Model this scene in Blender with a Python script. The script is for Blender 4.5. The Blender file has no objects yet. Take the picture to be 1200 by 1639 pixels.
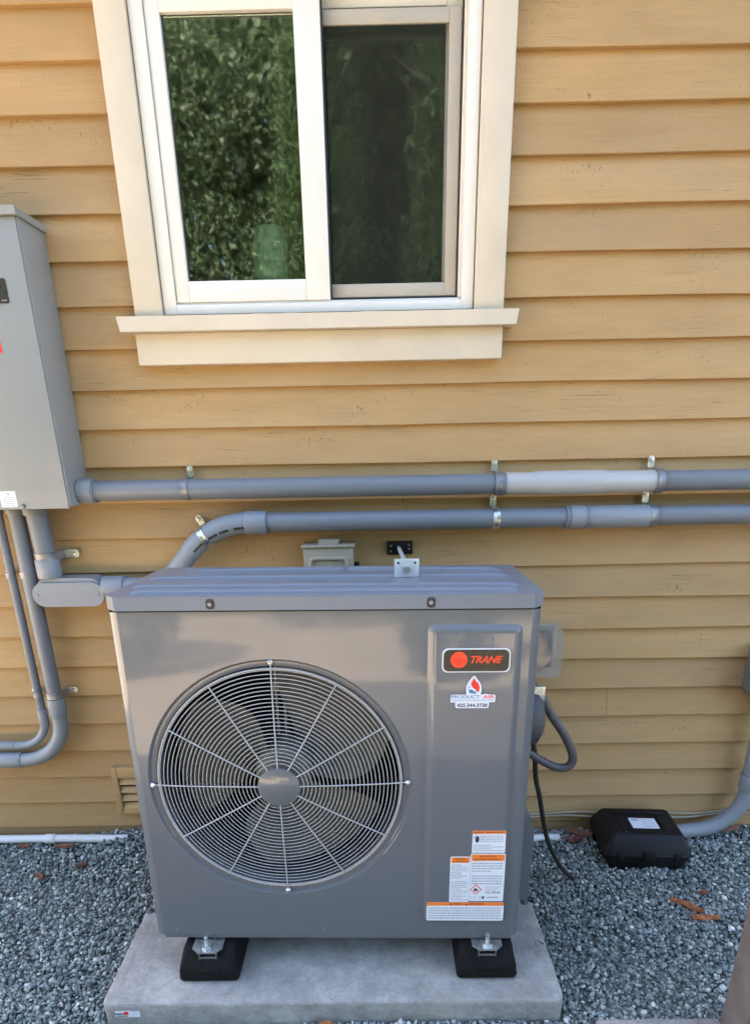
import bpy, bmesh, math, random
import numpy as np
from math import sin, cos, pi, radians
from mathutils import Vector, Matrix
random.seed(7); rng = np.random.default_rng(11)
S = bpy.context.scene; COL = S.collection

# ------------------------------------------------------------------ camera
cam_d = bpy.data.cameras.new('camera'); cam = bpy.data.objects.new('camera', cam_d); COL.objects.link(cam); S.camera = cam
a = Vector((0.9998, 0.0031, -0.0178)); f = Vector((-0.0091, 0.9360, -0.3519)).normalized()
a = (a - f * a.dot(f)).normalized(); b = f.cross(a) * -1; b = a.cross(f)
R = Matrix((a, b, -f)).transposed().to_4x4()
cam.matrix_world = Matrix.Translation((-0.0498, -2.0127, 1.4396)) @ R
cam_d.sensor_fit = 'VERTICAL'; cam_d.sensor_height = 36.0; cam_d.sensor_width = 36.0 * 749 / 1024
cam_d.lens = 979.85 / 1639 * 36.0
cam_d.shift_y = 254.4 / 1639; cam_d.shift_x = 1.1 / 1639
cam_d.clip_start = 0.02; cam_d.clip_end = 500

# ------------------------------------------------------------------ world, sun, exposure
SUN_EL, SUN_AZ = radians(39), radians(-36)      # the sun stands behind the house
W = bpy.data.worlds.new('World'); S.world = W; W.use_nodes = True
nt = W.node_tree; nt.nodes.clear()
sky = nt.nodes.new('ShaderNodeTexSky'); sky.sky_type = 'NISHITA'; sky.sun_disc = False
sky.sun_elevation = SUN_EL; sky.sun_rotation = SUN_AZ; sky.air_density = 1.0; sky.dust_density = 4.0; sky.ozone_density = 0.3
bg = nt.nodes.new('ShaderNodeBackground'); bg.inputs[1].default_value = 0.15
wo = nt.nodes.new('ShaderNodeOutputWorld'); nt.links.new(sky.outputs[0], bg.inputs[0]); nt.links.new(bg.outputs[0], wo.inputs[0])
sd = bpy.data.lights.new('sun', 'SUN'); sd.energy = 5.0; sd.angle = radians(0.5); sd.color = (1.0, 0.90, 0.75)
sun = bpy.data.objects.new('sun', sd); COL.objects.link(sun)
sdir = Vector((sin(SUN_AZ) * cos(SUN_EL), cos(SUN_AZ) * cos(SUN_EL), sin(SUN_EL)))
sun.rotation_euler = sdir.to_track_quat('Z', 'Y').to_euler(); sun.location = (0, 6, 9)
vs = S.view_settings; vs.view_transform = 'Standard'; vs.look = 'None'; vs.gamma = 1; vs.use_curve_mapping = False
vs.exposure = 3.08
S.cycles.use_denoising = True; S.cycles.max_bounces = 8; S.cycles.diffuse_bounces = 5; S.cycles.glossy_bounces = 4
S.cycles.transparent_max_bounces = 12; S.cycles.sample_clamp_indirect = 6; S.cycles.caustics_reflective = False; S.cycles.caustics_refractive = False

# ------------------------------------------------------------------ materials
def lin(c):
    return tuple((x / 12.92 if x <= .04045 else ((x + .055) / 1.055) ** 2.4) for x in [v / 255 for v in c]) + (1,)
class NT:
    def __init__(s, name):
        s.m = bpy.data.materials.new(name); s.m.use_nodes = True; s.t = s.m.node_tree; s.t.nodes.clear()
        s.out = s.n('ShaderNodeOutputMaterial'); s.p = s.n('ShaderNodeBsdfPrincipled'); s.l(s.p.outputs[0], s.out.inputs[0])
        s.tc = s.n('ShaderNodeTexCoord')
    def n(s, t): return s.t.nodes.new(t)
    def l(s, a, b): s.t.links.new(a, b)
    def map(s, scale=(1, 1, 1), src='Object'):
        m = s.n('ShaderNodeMapping'); m.inputs['Scale'].default_value = scale; s.l(s.tc.outputs[src], m.inputs[0]); return m
    def noise(s, scale, detail=3, rough=.55, vec=None, sc3=None):
        n = s.n('ShaderNodeTexNoise'); n.inputs['Scale'].default_value = scale; n.inputs['Detail'].default_value = detail
        n.inputs['Roughness'].default_value = rough
        if vec is None: vec = s.map(sc3 or (1, 1, 1)).outputs[0]
        s.l(vec, n.inputs['Vector']); return n.outputs['Fac']
    def ramp(s, fac, stops):
        r = s.n('ShaderNodeValToRGB'); e = r.color_ramp.elements
        while len(e) < len(stops): e.new(.5)
        for el, (p, c) in zip(e, stops):
            el.position = p; el.color = c if len(c) == 4 else (*c, 1)
        s.l(fac, r.inputs[0]); return r.outputs[0]
    def mix(s, fac, A, B, mode='MIX'):
        m = s.n('ShaderNodeMix'); m.data_type = 'RGBA'; m.blend_type = mode
        for v, i in ((fac, 0), (A, 6), (B, 7)):
            if hasattr(v, 'links'): s.l(v, m.inputs[i])
            else: m.inputs[i].default_value = v
        return m.outputs[2]
    def math(s, op, A, B=0.0, clamp=False):
        m = s.n('ShaderNodeMath'); m.operation = op; m.use_clamp = clamp
        for v, i in ((A, 0), (B, 1)):
            if hasattr(v, 'links'): s.l(v, m.inputs[i])
            else: m.inputs[i].default_value = v
        return m.outputs[0]
    def bump(s, h, strength=.3, dist=.002):
        n = s.n('ShaderNodeBump'); n.inputs['Strength'].default_value = strength; n.inputs['Distance'].default_value = dist
        s.l(h, n.inputs['Height']); s.l(n.outputs[0], s.p.inputs['Normal'])
    def set(s, **k):
        nm = dict(color='Base Color', rough='Roughness', metal='Metallic', spec='Specular IOR Level', coat='Coat Weight', coatr='Coat Roughness', trans='Transmission Weight', alpha='Alpha')
        for key, v in k.items():
            i = s.p.inputs[nm[key]]
            if hasattr(v, 'links'): s.l(v, i)
            else: i.default_value = v
        return s
g3 = lambda v: (v, v, v, 1)
def simple(name, col, rough=.5, metal=0, var=.12, nscale=9, bump=0, bscale=200, bdist=.0006, spec=.5, dirt=None):
    m = NT(name); c = lin(col) if max(col) > 1 else (*col, 1)
    lo = tuple(x * (1 - var) for x in c[:3]) + (1,); hi = tuple(min(1, x * (1 + var)) for x in c[:3]) + (1,)
    colr = m.ramp(m.noise(nscale, 5, .6), [(.3, lo), (.7, hi)])
    if dirt:
        colr = m.mix(m.ramp(m.noise(dirt[1], 6, .65), [(.5, g3(0)), (.72, g3(1))]), colr, (*dirt[0], 1))
    m.set(color=colr, metal=metal, spec=spec)
    m.set(rough=m.ramp(m.noise(nscale * 3, 3), [(.3, g3(max(.02, rough - .06))), (.7, g3(min(1, rough + .06)))]))
    if bump: m.bump(m.noise(bscale, 4), bump, bdist)
    return m.m
M = {}
# painted cedar: grain along X, hairline cracks, chips and scuffs
def siding_mat():
    m = NT('painted_siding')
    oi = m.n('ShaderNodeObjectInfo'); mp = m.map((1, 1, 1))
    add = m.n('ShaderNodeVectorMath'); add.operation = 'ADD'
    sc = m.n('ShaderNodeVectorMath'); sc.operation = 'SCALE'; sc.inputs[0].default_value = (37, 3, 11); m.l(oi.outputs['Random'], sc.inputs['Scale'])
    m.l(mp.outputs[0], add.inputs[0]); m.l(sc.outputs[0], add.inputs[1]); v = add.outputs[0]
    def vm(s):
        k = m.n('ShaderNodeVectorMath'); k.operation = 'MULTIPLY'; k.inputs[1].default_value = s; m.l(v, k.inputs[0]); return k.outputs[0]
    base = m.ramp(m.noise(1, 5, .6, vm((3, 3, 14))), [(.3, (.385, .243, .106, 1)), (.72, (.445, .290, .136, 1))])
    board = m.mix(oi.outputs['Random'], (.93, .93, .93, 1), (1.06, 1.06, 1.05, 1))
    col = m.mix(1.0, base, board, 'MULTIPLY')
    weather = m.ramp(m.noise(1, 5, .6, vm((1.2, 1.2, 5))), [(.45, g3(0)), (.7, g3(1))])
    col = m.mix(m.math('MULTIPLY', weather, .35), col, (.37, .275, .17, 1))
    # cathedral-grain lines
    dist = m.noise(1, 3, .5, vm((1.4, 1.4, 9)))
    wv = m.n('ShaderNodeTexWave'); wv.wave_type = 'BANDS'; wv.bands_direction = 'Z'; wv.inputs['Scale'].default_value = 62
    wv.inputs['Distortion'].default_value = 9; wv.inputs['Detail'].default_value = 2; wv.inputs['Detail Scale'].default_value = .35
    m.l(vm((.12, 1, 1)), wv.inputs['Vector'])
    grain = m.noise(1, 6, .7, vm((7, 7, 330)))
    cr = m.ramp(m.noise(1, 4, .65, vm((9, 9, 260))), [(.34, g3(1)), (.385, g3(0))])
    crm = m.ramp(m.noise(1, 3, .6, vm((2.6, 2.6, 9))), [(.50, g3(0)), (.64, g3(1))])
    crack = m.math('MULTIPLY', cr, crm)
    chip = m.ramp(m.noise(1, 3, .6, vm((150, 60, 75))), [(.625, g3(0)), (.66, g3(1))])
    chm = m.ramp(m.noise(1, 3, .7, vm((4.2, 4.5, 8))), [(.55, g3(0)), (.66, g3(1))])
    chips = m.math('MULTIPLY', chip, chm)
    col = m.mix(1.0, col, m.ramp(grain, [(.30, (.91, .90, .88, 1)), (.70, (1.05, 1.05, 1.05, 1))]), 'MULTIPLY')
    col = m.mix(1.0, col, m.ramp(m.noise(1, 4, .6, vm((.9, .9, 2.2))), [(.32, (.88, .89, .91, 1)), (.68, (1.07, 1.06, 1.04, 1))]), 'MULTIPLY')
    col = m.mix(m.math('MULTIPLY', crack, .7), col, (.13, .085, .040, 1))
    col = m.mix(m.math('MULTIPLY', chips, .75), col, (.12, .085, .045, 1))
    m.set(color=col, rough=.62, spec=.3)
    h = m.math('ADD', m.math('MULTIPLY', grain, .55), m.math('MULTIPLY', wv.outputs['Fac'], .16))
    h = m.math('SUBTRACT', h, m.math('ADD', m.math('MULTIPLY', crack, .8), m.math('MULTIPLY', chips, .5)))
    m.bump(h, .6, .0014)
    return m.m
M['siding'] = siding_mat()
M['trim'] = simple('cream_trim_paint', (.565, .50, .40), .5, var=.05, nscale=7, bump=.25, bscale=60, bdist=.0005, spec=.3)
M['vinyl'] = simple('white_vinyl', (.68, .66, .615), .35, var=.03, nscale=5, spec=.4)
M['screenframe'] = simple('screen_frame_tan', (.40, .36, .30), .4, var=.05)
M['black'] = simple('black_plastic', (.008, .008, .009), .5, var=.3, bump=.15, bscale=500, spec=.22)
M['gasket'] = simple('black_gasket', (.02, .02, .022), .6)
M['rubber'] = simple('black_rubber', (.008, .0075, .008), .8, var=.35, nscale=20, bump=.4, bscale=420, bdist=.0006, spec=.15)
def metal_paint(name, col, rough, coat=.0, var=.018):
    m = NT(name); c = (*col, 1)
    lo = tuple(x * (1 - var) for x in col) + (1,); hi = tuple(x * (1 + var) for x in col) + (1,)
    cr = m.ramp(m.noise(3.5, 6, .62), [(.3, lo), (.7, hi)])
    dust = m.ramp(m.noise(9, 8, .7), [(.40, g3(0)), (.85, g3(1))])
    cr = m.mix(m.math('MULTIPLY', dust, .008), cr, (.30, .28, .25, 1))
    m.set(color=cr, spec=.3, coat=coat, coatr=.045)
    m.set(rough=m.ramp(m.noise(9, 5, .65), [(.3, g3(rough - .012)), (.7, g3(rough + .018))]))
    m.bump(m.noise(3.2, 2), .10, .006)
    return m.m
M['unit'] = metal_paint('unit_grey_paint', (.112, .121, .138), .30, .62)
M['unit_skylit'] = metal_paint('unit_paint_skylit', (.158, .178, .215), .31, .15)  # casing paint again, with blue skylight put into the lid colour
M['box'] = metal_paint('panel_grey_enamel', (.255, .265, .265), .33, .15)
M['boxd'] = metal_paint('green_grey_enamel', (.15, .165, .155), .4, .0)
def pvc(name, col, var=.06):
    m = NT(name)
    lo = tuple(x * (1 - var) for x in col) + (1,); hi = tuple(x * (1 + var) for x in col) + (1,)
    cr = m.ramp(m.noise(6, 6, .65, sc3=(1, 3, 3)), [(.3, lo), (.7, hi)])
    scuff = m.ramp(m.noise(1, 4, .6, sc3=(12, 130, 130)), [(.62, g3(0)), (.75, g3(1))])
    cr = m.mix(m.math('MULTIPLY', scuff, .18), cr, (.42, .42, .42, 1))
    m.set(color=cr, rough=.42, spec=.45); m.bump(m.noise(40, 4), .08, .0008); return m.m
M['pvc'] = pvc('grey_pvc', (.150, .168, .196))
M['pvcL'] = pvc('light_grey_pvc', (.40, .40, .40))
M['pvcW'] = pvc('white_pvc', (.62, .63, .64))
M['pvcB'] = pvc('blue_grey_fitting', (.215, .238, .270))
def zinc():
    m = NT('zinc_plated'); 
    cr = m.ramp(m.noise(60, 4), [(.3, (.40, .41, .42, 1)), (.5, (.58, .60, .60, 1)), (.72, (.66, .63, .50, 1))])
    m.set(color=cr, metal=.9, rough=m.ramp(m.noise(120, 3), [(.3, g3(.22)), (.7, g3(.45))])); return m.m
M['zinc'] = zinc()
M['bright'] = simple('bright_zinc', (.66, .69, .70), .32, metal=.35, var=.12, nscale=70)
M['strap'] = simple('galvanised_strap', (.23, .235, .25), .42, metal=.6, var=.2, nscale=50)
M['wire'] = simple('guard_wire_coat', (.34, .345, .36), .38, var=.06, nscale=30)
M['fan'] = simple('fan_blade_grey', (.125, .125, .108), .45, var=.12)
M['coil'] = simple('dark_coil', (.012, .012, .014), .6, var=.3, nscale=80)
M['inner'] = simple('dark_cabinet', (.022, .022, .026), .55)
M['beige'] = simple('beige_plastic', (.30, .265, .20), .5, var=.08, dirt=((.22, .19, .14), 14))
M['whip'] = simple('grey_flex_conduit', (.062, .066, .078), .45, var=.12, nscale=25)
M['cable'] = simple('black_cable', (.016, .015, .016), .5)
M['white'] = simple('white_label', (.62, .66, .74), .45, var=.04)
M['orange'] = simple('orange_print', (.78, .19, .02), .45, var=.05)
M['ink'] = simple('black_ink', (.015, .014, .013), .4)
M['grey_ink'] = simple('grey_ink', (.33, .34, .39), .5)
M['red'] = simple('red_print', (.72, .03, .02), .4, var=.06)
M['blue'] = simple('blue_print', (.05, .20, .42), .4)
M['navy'] = simple('navy_print', (.02, .03, .07), .4)
M['badge'] = simple('badge_black', (.022, .018, .014), .3)
M['logo_red'] = simple('logo_red', (.75, .055, .015), .35, var=.06)
def concrete():
    m = NT('cast_concrete')
    c = m.ramp(m.noise(9, 10, .82), [(.28, (.165, .155, .15, 1)), (.5, (.31, .30, .285, 1)), (.74, (.52, .505, .485, 1))])
    sp = m.ramp(m.noise(170, 4, .7), [(.25, g3(.0)), (.40, g3(1))])
    c = m.mix(m.math('SUBTRACT', 1.0, sp), c, (.20, .185, .175, 1))
    st = m.ramp(m.noise(2.3, 5, .6), [(.55, g3(0)), (.72, g3(1))]); c = m.mix(m.math('MULTIPLY', st, .55), c, (.30, .25, .195, 1))
    m.set(color=c, rough=.8, spec=.35)
    h = m.math('ADD', m.noise(210, 7, .75), m.math('MULTIPLY', m.noise(30, 5), .9)); m.bump(h, .9, .0032); return m.m
M['concrete'] = concrete()
def stone_mat():
    m = NT('crushed_stone'); at = m.n('ShaderNodeAttribute'); at.attribute_name = 'tone'
    c = m.ramp(at.outputs['Fac'], [(0, (.062, .080, .083, 1)), (.35, (.172, .205, .205, 1)), (.7, (.30, .335, .325, 1)), (.92, (.50, .515, .50, 1)), (1, (.68, .67, .63, 1))])
    n = m.ramp(m.noise(220, 4, .65), [(.3, g3(.72)), (.7, g3(1.18))]); c = m.mix(1.0, c, n, 'MULTIPLY')
    m.set(color=c, rough=.72, spec=.4); m.bump(m.noise(400, 3), .35, .001); return m.m
M['stone'] = stone_mat()
M['soil'] = simple('stone_dust', (.085, .088, .086), .9, var=.4, nscale=60, bump=.8, bscale=160, bdist=.004)
M['drive'] = simple('pale_concrete', (.62, .50, .36), .85, var=.16, nscale=2.2, bump=.4, bscale=80)
M['grass'] = simple('dry_ground', (.16, .13, .075), .95, var=.35, nscale=1.7)
M['bark'] = simple('bark', (.30, .095, .032), .8, var=.5, nscale=70, bump=.8, bscale=160, bdist=.002)
M['deadleaf'] = simple('dead_leaf', (.13, .045, .024), .7, var=.5, nscale=60, bump=.5, bscale=200)
M['post'] = simple('brown_post_paint', (.19, .145, .125), .6, var=.18, nscale=18, bump=.5, bscale=90, bdist=.0012)
M['soffit'] = simple('soffit_paint', (.70, .56, .34), .6)
M['shingle'] = simple('roof_shingle', (.07, .065, .06), .9, var=.3, nscale=30)
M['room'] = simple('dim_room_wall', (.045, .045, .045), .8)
M['blind'] = simple('raised_blind', (.16, .20, .17), .6)
M['teal'] = simple('teal_glass_jar', (.50, .74, .66), .35, var=.2, nscale=14)
def leafm(name, c0, c1, rough=.4, trans=.25):
    m = NT(name); oi = m.n('ShaderNodeAttribute'); oi.attribute_name = 'tone'
    m.set(color=m.ramp(oi.outputs['Fac'], [(0, (*c0, 1)), (1, (*c1, 1))]), rough=rough, spec=.5)
    t = m.n('ShaderNodeBsdfTranslucent'); t.inputs[0].default_value = (*[x * 1.3 for x in c1], 1)
    mx = m.n('ShaderNodeMixShader'); mx.inputs[0].default_value = trans
    m.l(m.p.outputs[0], mx.inputs[1]); m.l(t.outputs[0], mx.inputs[2]); m.l(mx.outputs[0], m.out.inputs[0]); return m.m
M['laurel'] = leafm('laurel_leaf', (.020, .042, .017), (.095, .128, .062), .55)
M['cypress'] = leafm('cypress_spray', (.022, .048, .014), (.055, .092, .028), .7)
M['trunk'] = simple('trunk_bark', (.035, .028, .022), .9, var=.4, nscale=15, bump=.7, bscale=30, bdist=.01)
def glass(name, refl):
    m = NT(name); m.t.nodes.remove(m.p)
    gl = m.n('ShaderNodeBsdfGlossy'); gl.inputs['Roughness'].default_value = .026; gl.inputs['Color'].default_value = (.95, 1, .97, 1)
    tr = m.n('ShaderNodeBsdfTransparent'); tr.inputs[0].default_value = (.80, .88, .84, 1)
    lw = m.n('ShaderNodeFresnel'); lw.inputs[0].default_value = 1.5
    fac = m.math('MULTIPLY', lw.outputs[0], refl, True)
    mx = m.n('ShaderNodeMixShader'); m.l(fac, mx.inputs[0]); m.l(tr.outputs[0], mx.inputs[1]); m.l(gl.outputs[0], mx.inputs[2]); m.l(mx.outputs[0], m.out.inputs[0])
    n = m.n('ShaderNodeBump'); n.inputs['Strength'].default_value = .02; n.inputs['Distance'].default_value = .01
    m.l(m.noise(3, 2), n.inputs['Height']); m.l(n.outputs[0], gl.inputs['Normal'])
    return m.m
M['glass'] = glass('window_glass', 3.0)
def screen():
    m = NT('insect_screen'); m.t.nodes.remove(m.p)
    d = m.n('ShaderNodeBsdfDiffuse'); d.inputs[0].default_value = (.042, .046, .036, 1)
    tr = m.n('ShaderNodeBsdfTransparent'); mx = m.n('ShaderNodeMixShader'); mx.inputs[0].default_value = .24
    m.l(tr.outputs[0], mx.inputs[1]); m.l(d.outputs[0], mx.inputs[2]); m.l(mx.outputs[0], m.out.inputs[0]); return m.m
M['screen'] = screen()
def clearp():
    m = NT('cloudy_clear_plastic'); m.set(color=(.42, .42, .39, 1), rough=.2)
    tr = m.n('ShaderNodeBsdfTransparent'); mx = m.n('ShaderNodeMixShader'); mx.inputs[0].default_value = .34
    m.l(tr.outputs[0], mx.inputs[1]); m.l(m.p.outputs[0], mx.inputs[2]); m.l(mx.outputs[0], m.out.inputs[0]); return m.m
M['clear'] = clearp()

# ------------------------------------------------------------------ mesh helpers
def bev(bm, edges, r, seg=2):
    bmesh.ops.bevel(bm, geom=list(edges), offset=r, segments=seg, affect='EDGES', profile=.5, clamp_overlap=True)
def addbm(bm, src):
    me = bpy.data.meshes.new('tmp'); src.to_mesh(me); src.free(); bm.from_mesh(me); bpy.data.meshes.remove(me)
def box(bm, x0, x1, y0, y1, z0, z1, r=0, seg=2, mat=None):
    s = bmesh.new(); bmesh.ops.create_cube(s, size=1)
    for v in s.verts: v.co = Vector(((x0 + x1) / 2 + v.co.x * (x1 - x0), (y0 + y1) / 2 + v.co.y * (y1 - y0), (z0 + z1) / 2 + v.co.z * (z1 - z0)))
    if r: bev(s, s.edges, min(r, .45 * min(x1 - x0, y1 - y0, z1 - z0)), seg)
    if mat: bmesh.ops.transform(s, matrix=mat, verts=s.verts)
    addbm(bm, s)
def tube(bm, pts, r, n=16, cap=True, radii=None):
    pts = [Vector(p) for p in pts]; N = len(pts); up = None; rings = []
    for i, p in enumerate(pts):
        d = (pts[min(i + 1, N - 1)] - pts[max(i - 1, 0)]).normalized()
        if up is None: up = Vector((0, 0, 1)) if abs(d.z) < .9 else Vector((0, 1, 0))
        u = (up - d * up.dot(d)).normalized(); w = d.cross(u); up = u
        rr = radii[i] if radii else r
        rings.append([bm.verts.new(p + u * (rr * cos(t)) + w * (rr * sin(t))) for t in [2 * pi * k / n for k in range(n)]])
    for A, B in zip(rings, rings[1:]):
        for k in range(n): bm.faces.new((A[k], A[(k + 1) % n], B[(k + 1) % n], B[k]))
    if cap: bm.faces.new(rings[0][::-1]); bm.faces.new(rings[-1])
def cyl(bm, p, q, r, n=20, ch=0):
    p, q = Vector(p), Vector(q); d = (q - p); L = d.length; d.normalize()
    if ch: tube(bm, [p, p + d * ch * .3, p + d * ch, q - d * ch, q - d * ch * .3, q], r, n, True, [r - ch, r - ch * .25, r, r, r - ch * .25, r - ch])
    else: tube(bm, [p, q], r, n)
def lathe(bm, prof, n=48, mat=None, closed=False):     # prof: (radius, y) about the Y axis
    rings = [[bm.verts.new((r * cos(2 * pi * k / n), y, r * sin(2 * pi * k / n))) for k in range(n)] for r, y in prof]
    vs = [v for r in rings for v in r]
    prs = list(zip(rings, rings[1:])) + ([(rings[-1], rings[0])] if closed else [])
    for A, B in prs:
        for k in range(n): bm.faces.new((A[k], A[(k + 1) % n], B[(k + 1) % n], B[k]))
    if mat: bmesh.ops.transform(bm, matrix=mat, verts=vs)
    return rings
def torus(bm, c, R_, r, n=96, m=6):
    prof = [(R_ + r * cos(2 * pi * k / m), c[1] + r * sin(2 * pi * k / m)) for k in range(m)]
    lathe(bm, prof, n, Matrix.Translation((c[0], 0, c[2])), True)
def prism(bm, pts, y0, y1, r=0, seg=2):                 # outline in (x, z), extruded along y
    s = bmesh.new(); A = [s.verts.new((x, y0, z)) for x, z in pts]; B = [s.verts.new((x, y1, z)) for x, z in pts]; n = len(pts)
    s.faces.new(A); s.faces.new(B[::-1])
    for k in range(n): s.faces.new((A[k], B[k], B[(k + 1) % n], A[(k + 1) % n]))
    bmesh.ops.recalc_face_normals(s, faces=s.faces)
    if r: bev(s, [e for e in s.edges if abs(e.verts[0].co.y - e.verts[1].co.y) < 1e-9 and e.verts[0].co.y == y0], r, seg)
    addbm(bm, s)
def prismz(bm, pts, z0, z1, r=0, seg=2, top=None):      # outline in (x, y), extruded along z
    s = bmesh.new(); A = [s.verts.new((x, y, z0)) for x, y in pts]; B = [s.verts.new((x, y, z1)) for x, y in (top or pts)]; n = len(pts)
    s.faces.new(A[::-1]); s.faces.new(B)
    for k in range(n): s.faces.new((A[k], A[(k + 1) % n], B[(k + 1) % n], B[k]))
    bmesh.ops.recalc_face_normals(s, faces=s.faces)
    if r: bev(s, [e for e in s.edges if e.verts[0].co.z == z1 and e.verts[1].co.z == z1], r, seg)
    addbm(bm, s)
def rrect(x0, x1, z0, z1, r, n=5):
    P = []
    for cx, cz, a0 in ((x1 - r, z1 - r, 0), (x0 + r, z1 - r, 90), (x0 + r, z0 + r, 180), (x1 - r, z0 + r, 270)):
        for k in range(n + 1):
            t = radians(a0 + 90 * k / n); P.append((cx + r * cos(t), cz + r * sin(t)))
    return P
def arc(c, r, a0, a1, n, y):        # arc in XZ plane at depth y (degrees)
    return [(c[0] + r * cos(radians(a0 + (a1 - a0) * k / n)), y, c[1] + r * sin(radians(a0 + (a1 - a0) * k / n))) for k in range(n + 1)]
def mesh_obj(name, bm, mat, parent=None, label=None, smooth=38, kind=None):
    me = bpy.data.meshes.new(name)
    bmesh.ops.recalc_face_normals(bm, faces=bm.faces) if smooth is not None else None
    bm.to_mesh(me); bm.free()
    if smooth:
        me.shade_smooth(); me.set_sharp_from_angle(angle=radians(smooth))
    me.materials.append(M[mat] if isinstance(mat, str) else mat)
    o = bpy.data.objects.new(name, me); COL.objects.link(o)
    if parent is not None:
        o.parent = parent
        if parent.type == 'EMPTY' and parent.get('_w'): o.location = -parent.location
    if label: o['label'] = label
    if kind: o['kind'] = kind
    return o
def thing(name, label, cat, loc=(0, 0, 0), group=None, rot=None):
    o = bpy.data.objects.new(name, None); COL.objects.link(o); o.location = loc; o.empty_display_size = .05
    o['label'] = label; o['category'] = cat
    if group: o['group'] = group
    if rot: o.rotation_euler = rot
    else: o['_w'] = 1               # parts of this thing are written in world coordinates
    return o
def tag(o, label, cat, group=None):
    o['label'] = label; o['category'] = cat
    if group: o['group'] = group
    return o
def P(name, parent, mat, *calls, label=None, smooth=38, kind=None):
    bm = bmesh.new()
    for fn, *args in calls:
        kw = args.pop() if args and isinstance(args[-1], dict) else {}
        fn(bm, *args, **kw)
    return mesh_obj(name, bm, mat, parent, label, smooth, kind)
def text(s, x0, x1, z0, z1, y, mat, parent, name='lettering', shear=0, bold=0, th=.0003):
    cu = bpy.data.curves.new('t', 'FONT'); cu.body = s; cu.shear = shear; cu.offset = bold; cu.extrude = 0; cu.resolution_u = 4
    ob = bpy.data.objects.new('t', cu); COL.objects.link(ob); bpy.context.view_layer.update()
    me = bpy.data.meshes.new_from_object(ob.evaluated_get(bpy.context.evaluated_depsgraph_get()))
    bpy.data.objects.remove(ob); bpy.data.curves.remove(cu)
    c = np.zeros(len(me.vertices) * 3); me.vertices.foreach_get('co', c); c = c.reshape(-1, 3)
    mn, mx = c.min(0), c.max(0)
    out = np.zeros_like(c); out[:, 0] = x0 + (c[:, 0] - mn[0]) / (mx[0] - mn[0]) * (x1 - x0)
    out[:, 2] = z0 + (c[:, 1] - mn[1]) / max(mx[1] - mn[1], 1e-6) * (z1 - z0); out[:, 1] = y
    me.vertices.foreach_set('co', out.ravel()); me.name = name
    me.materials.clear(); me.materials.append(M[mat])
    o = bpy.data.objects.new(name, me); COL.objects.link(o); o.parent = parent
    if parent.type == 'EMPTY' and parent.get('_w'): o.location = -parent.location
    return o
def np_mesh(name, V, F, mat, attr=None, smooth=False):
    me = bpy.data.meshes.new(name); n = len(F); k = F.shape[1]
    me.vertices.add(len(V)); me.vertices.foreach_set('co', V.astype(np.float32).ravel())
    me.loops.add(n * k); me.loops.foreach_set('vertex_index', F.astype(np.int32).ravel())
    me.polygons.add(n); me.polygons.foreach_set('loop_start', np.arange(n, dtype=np.int32) * k)
    me.polygons.foreach_set('loop_total', np.full(n, k, np.int32))
    if attr is not None:
        at = me.attributes.new('tone', 'FLOAT', 'POINT'); at.data.foreach_set('value', attr.astype(np.float32))
    me.update(calc_edges=True); me.materials.append(M[mat])
    return me

# ------------------------------------------------------------------ ground
def sheet(name, x0, x1, y0, y1, z, mat):
    bm = bmesh.new(); vs = [bm.verts.new(p) for p in ((x0, y0, z), (x1, y0, z), (x1, y1, z), (x0, y1, z))]; bm.faces.new(vs)
    o = mesh_obj(name, bm, mat, smooth=0); o['kind'] = 'structure'; return o
sheet('ground', -90, 90, -110, 60, -.02, 'grass')
sheet('gravel_bed', -6, 6, -2.3, .05, -.010, 'soil')
sheet('driveway', -9, 2.4, -5.9, -2.3, -.008, 'drive')
sheet('bounce_path', -9, -2.95, -2.3, 6, -.004, 'drive')  # unseen pale ground added to bounce sunlight onto the lower left wall

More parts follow.
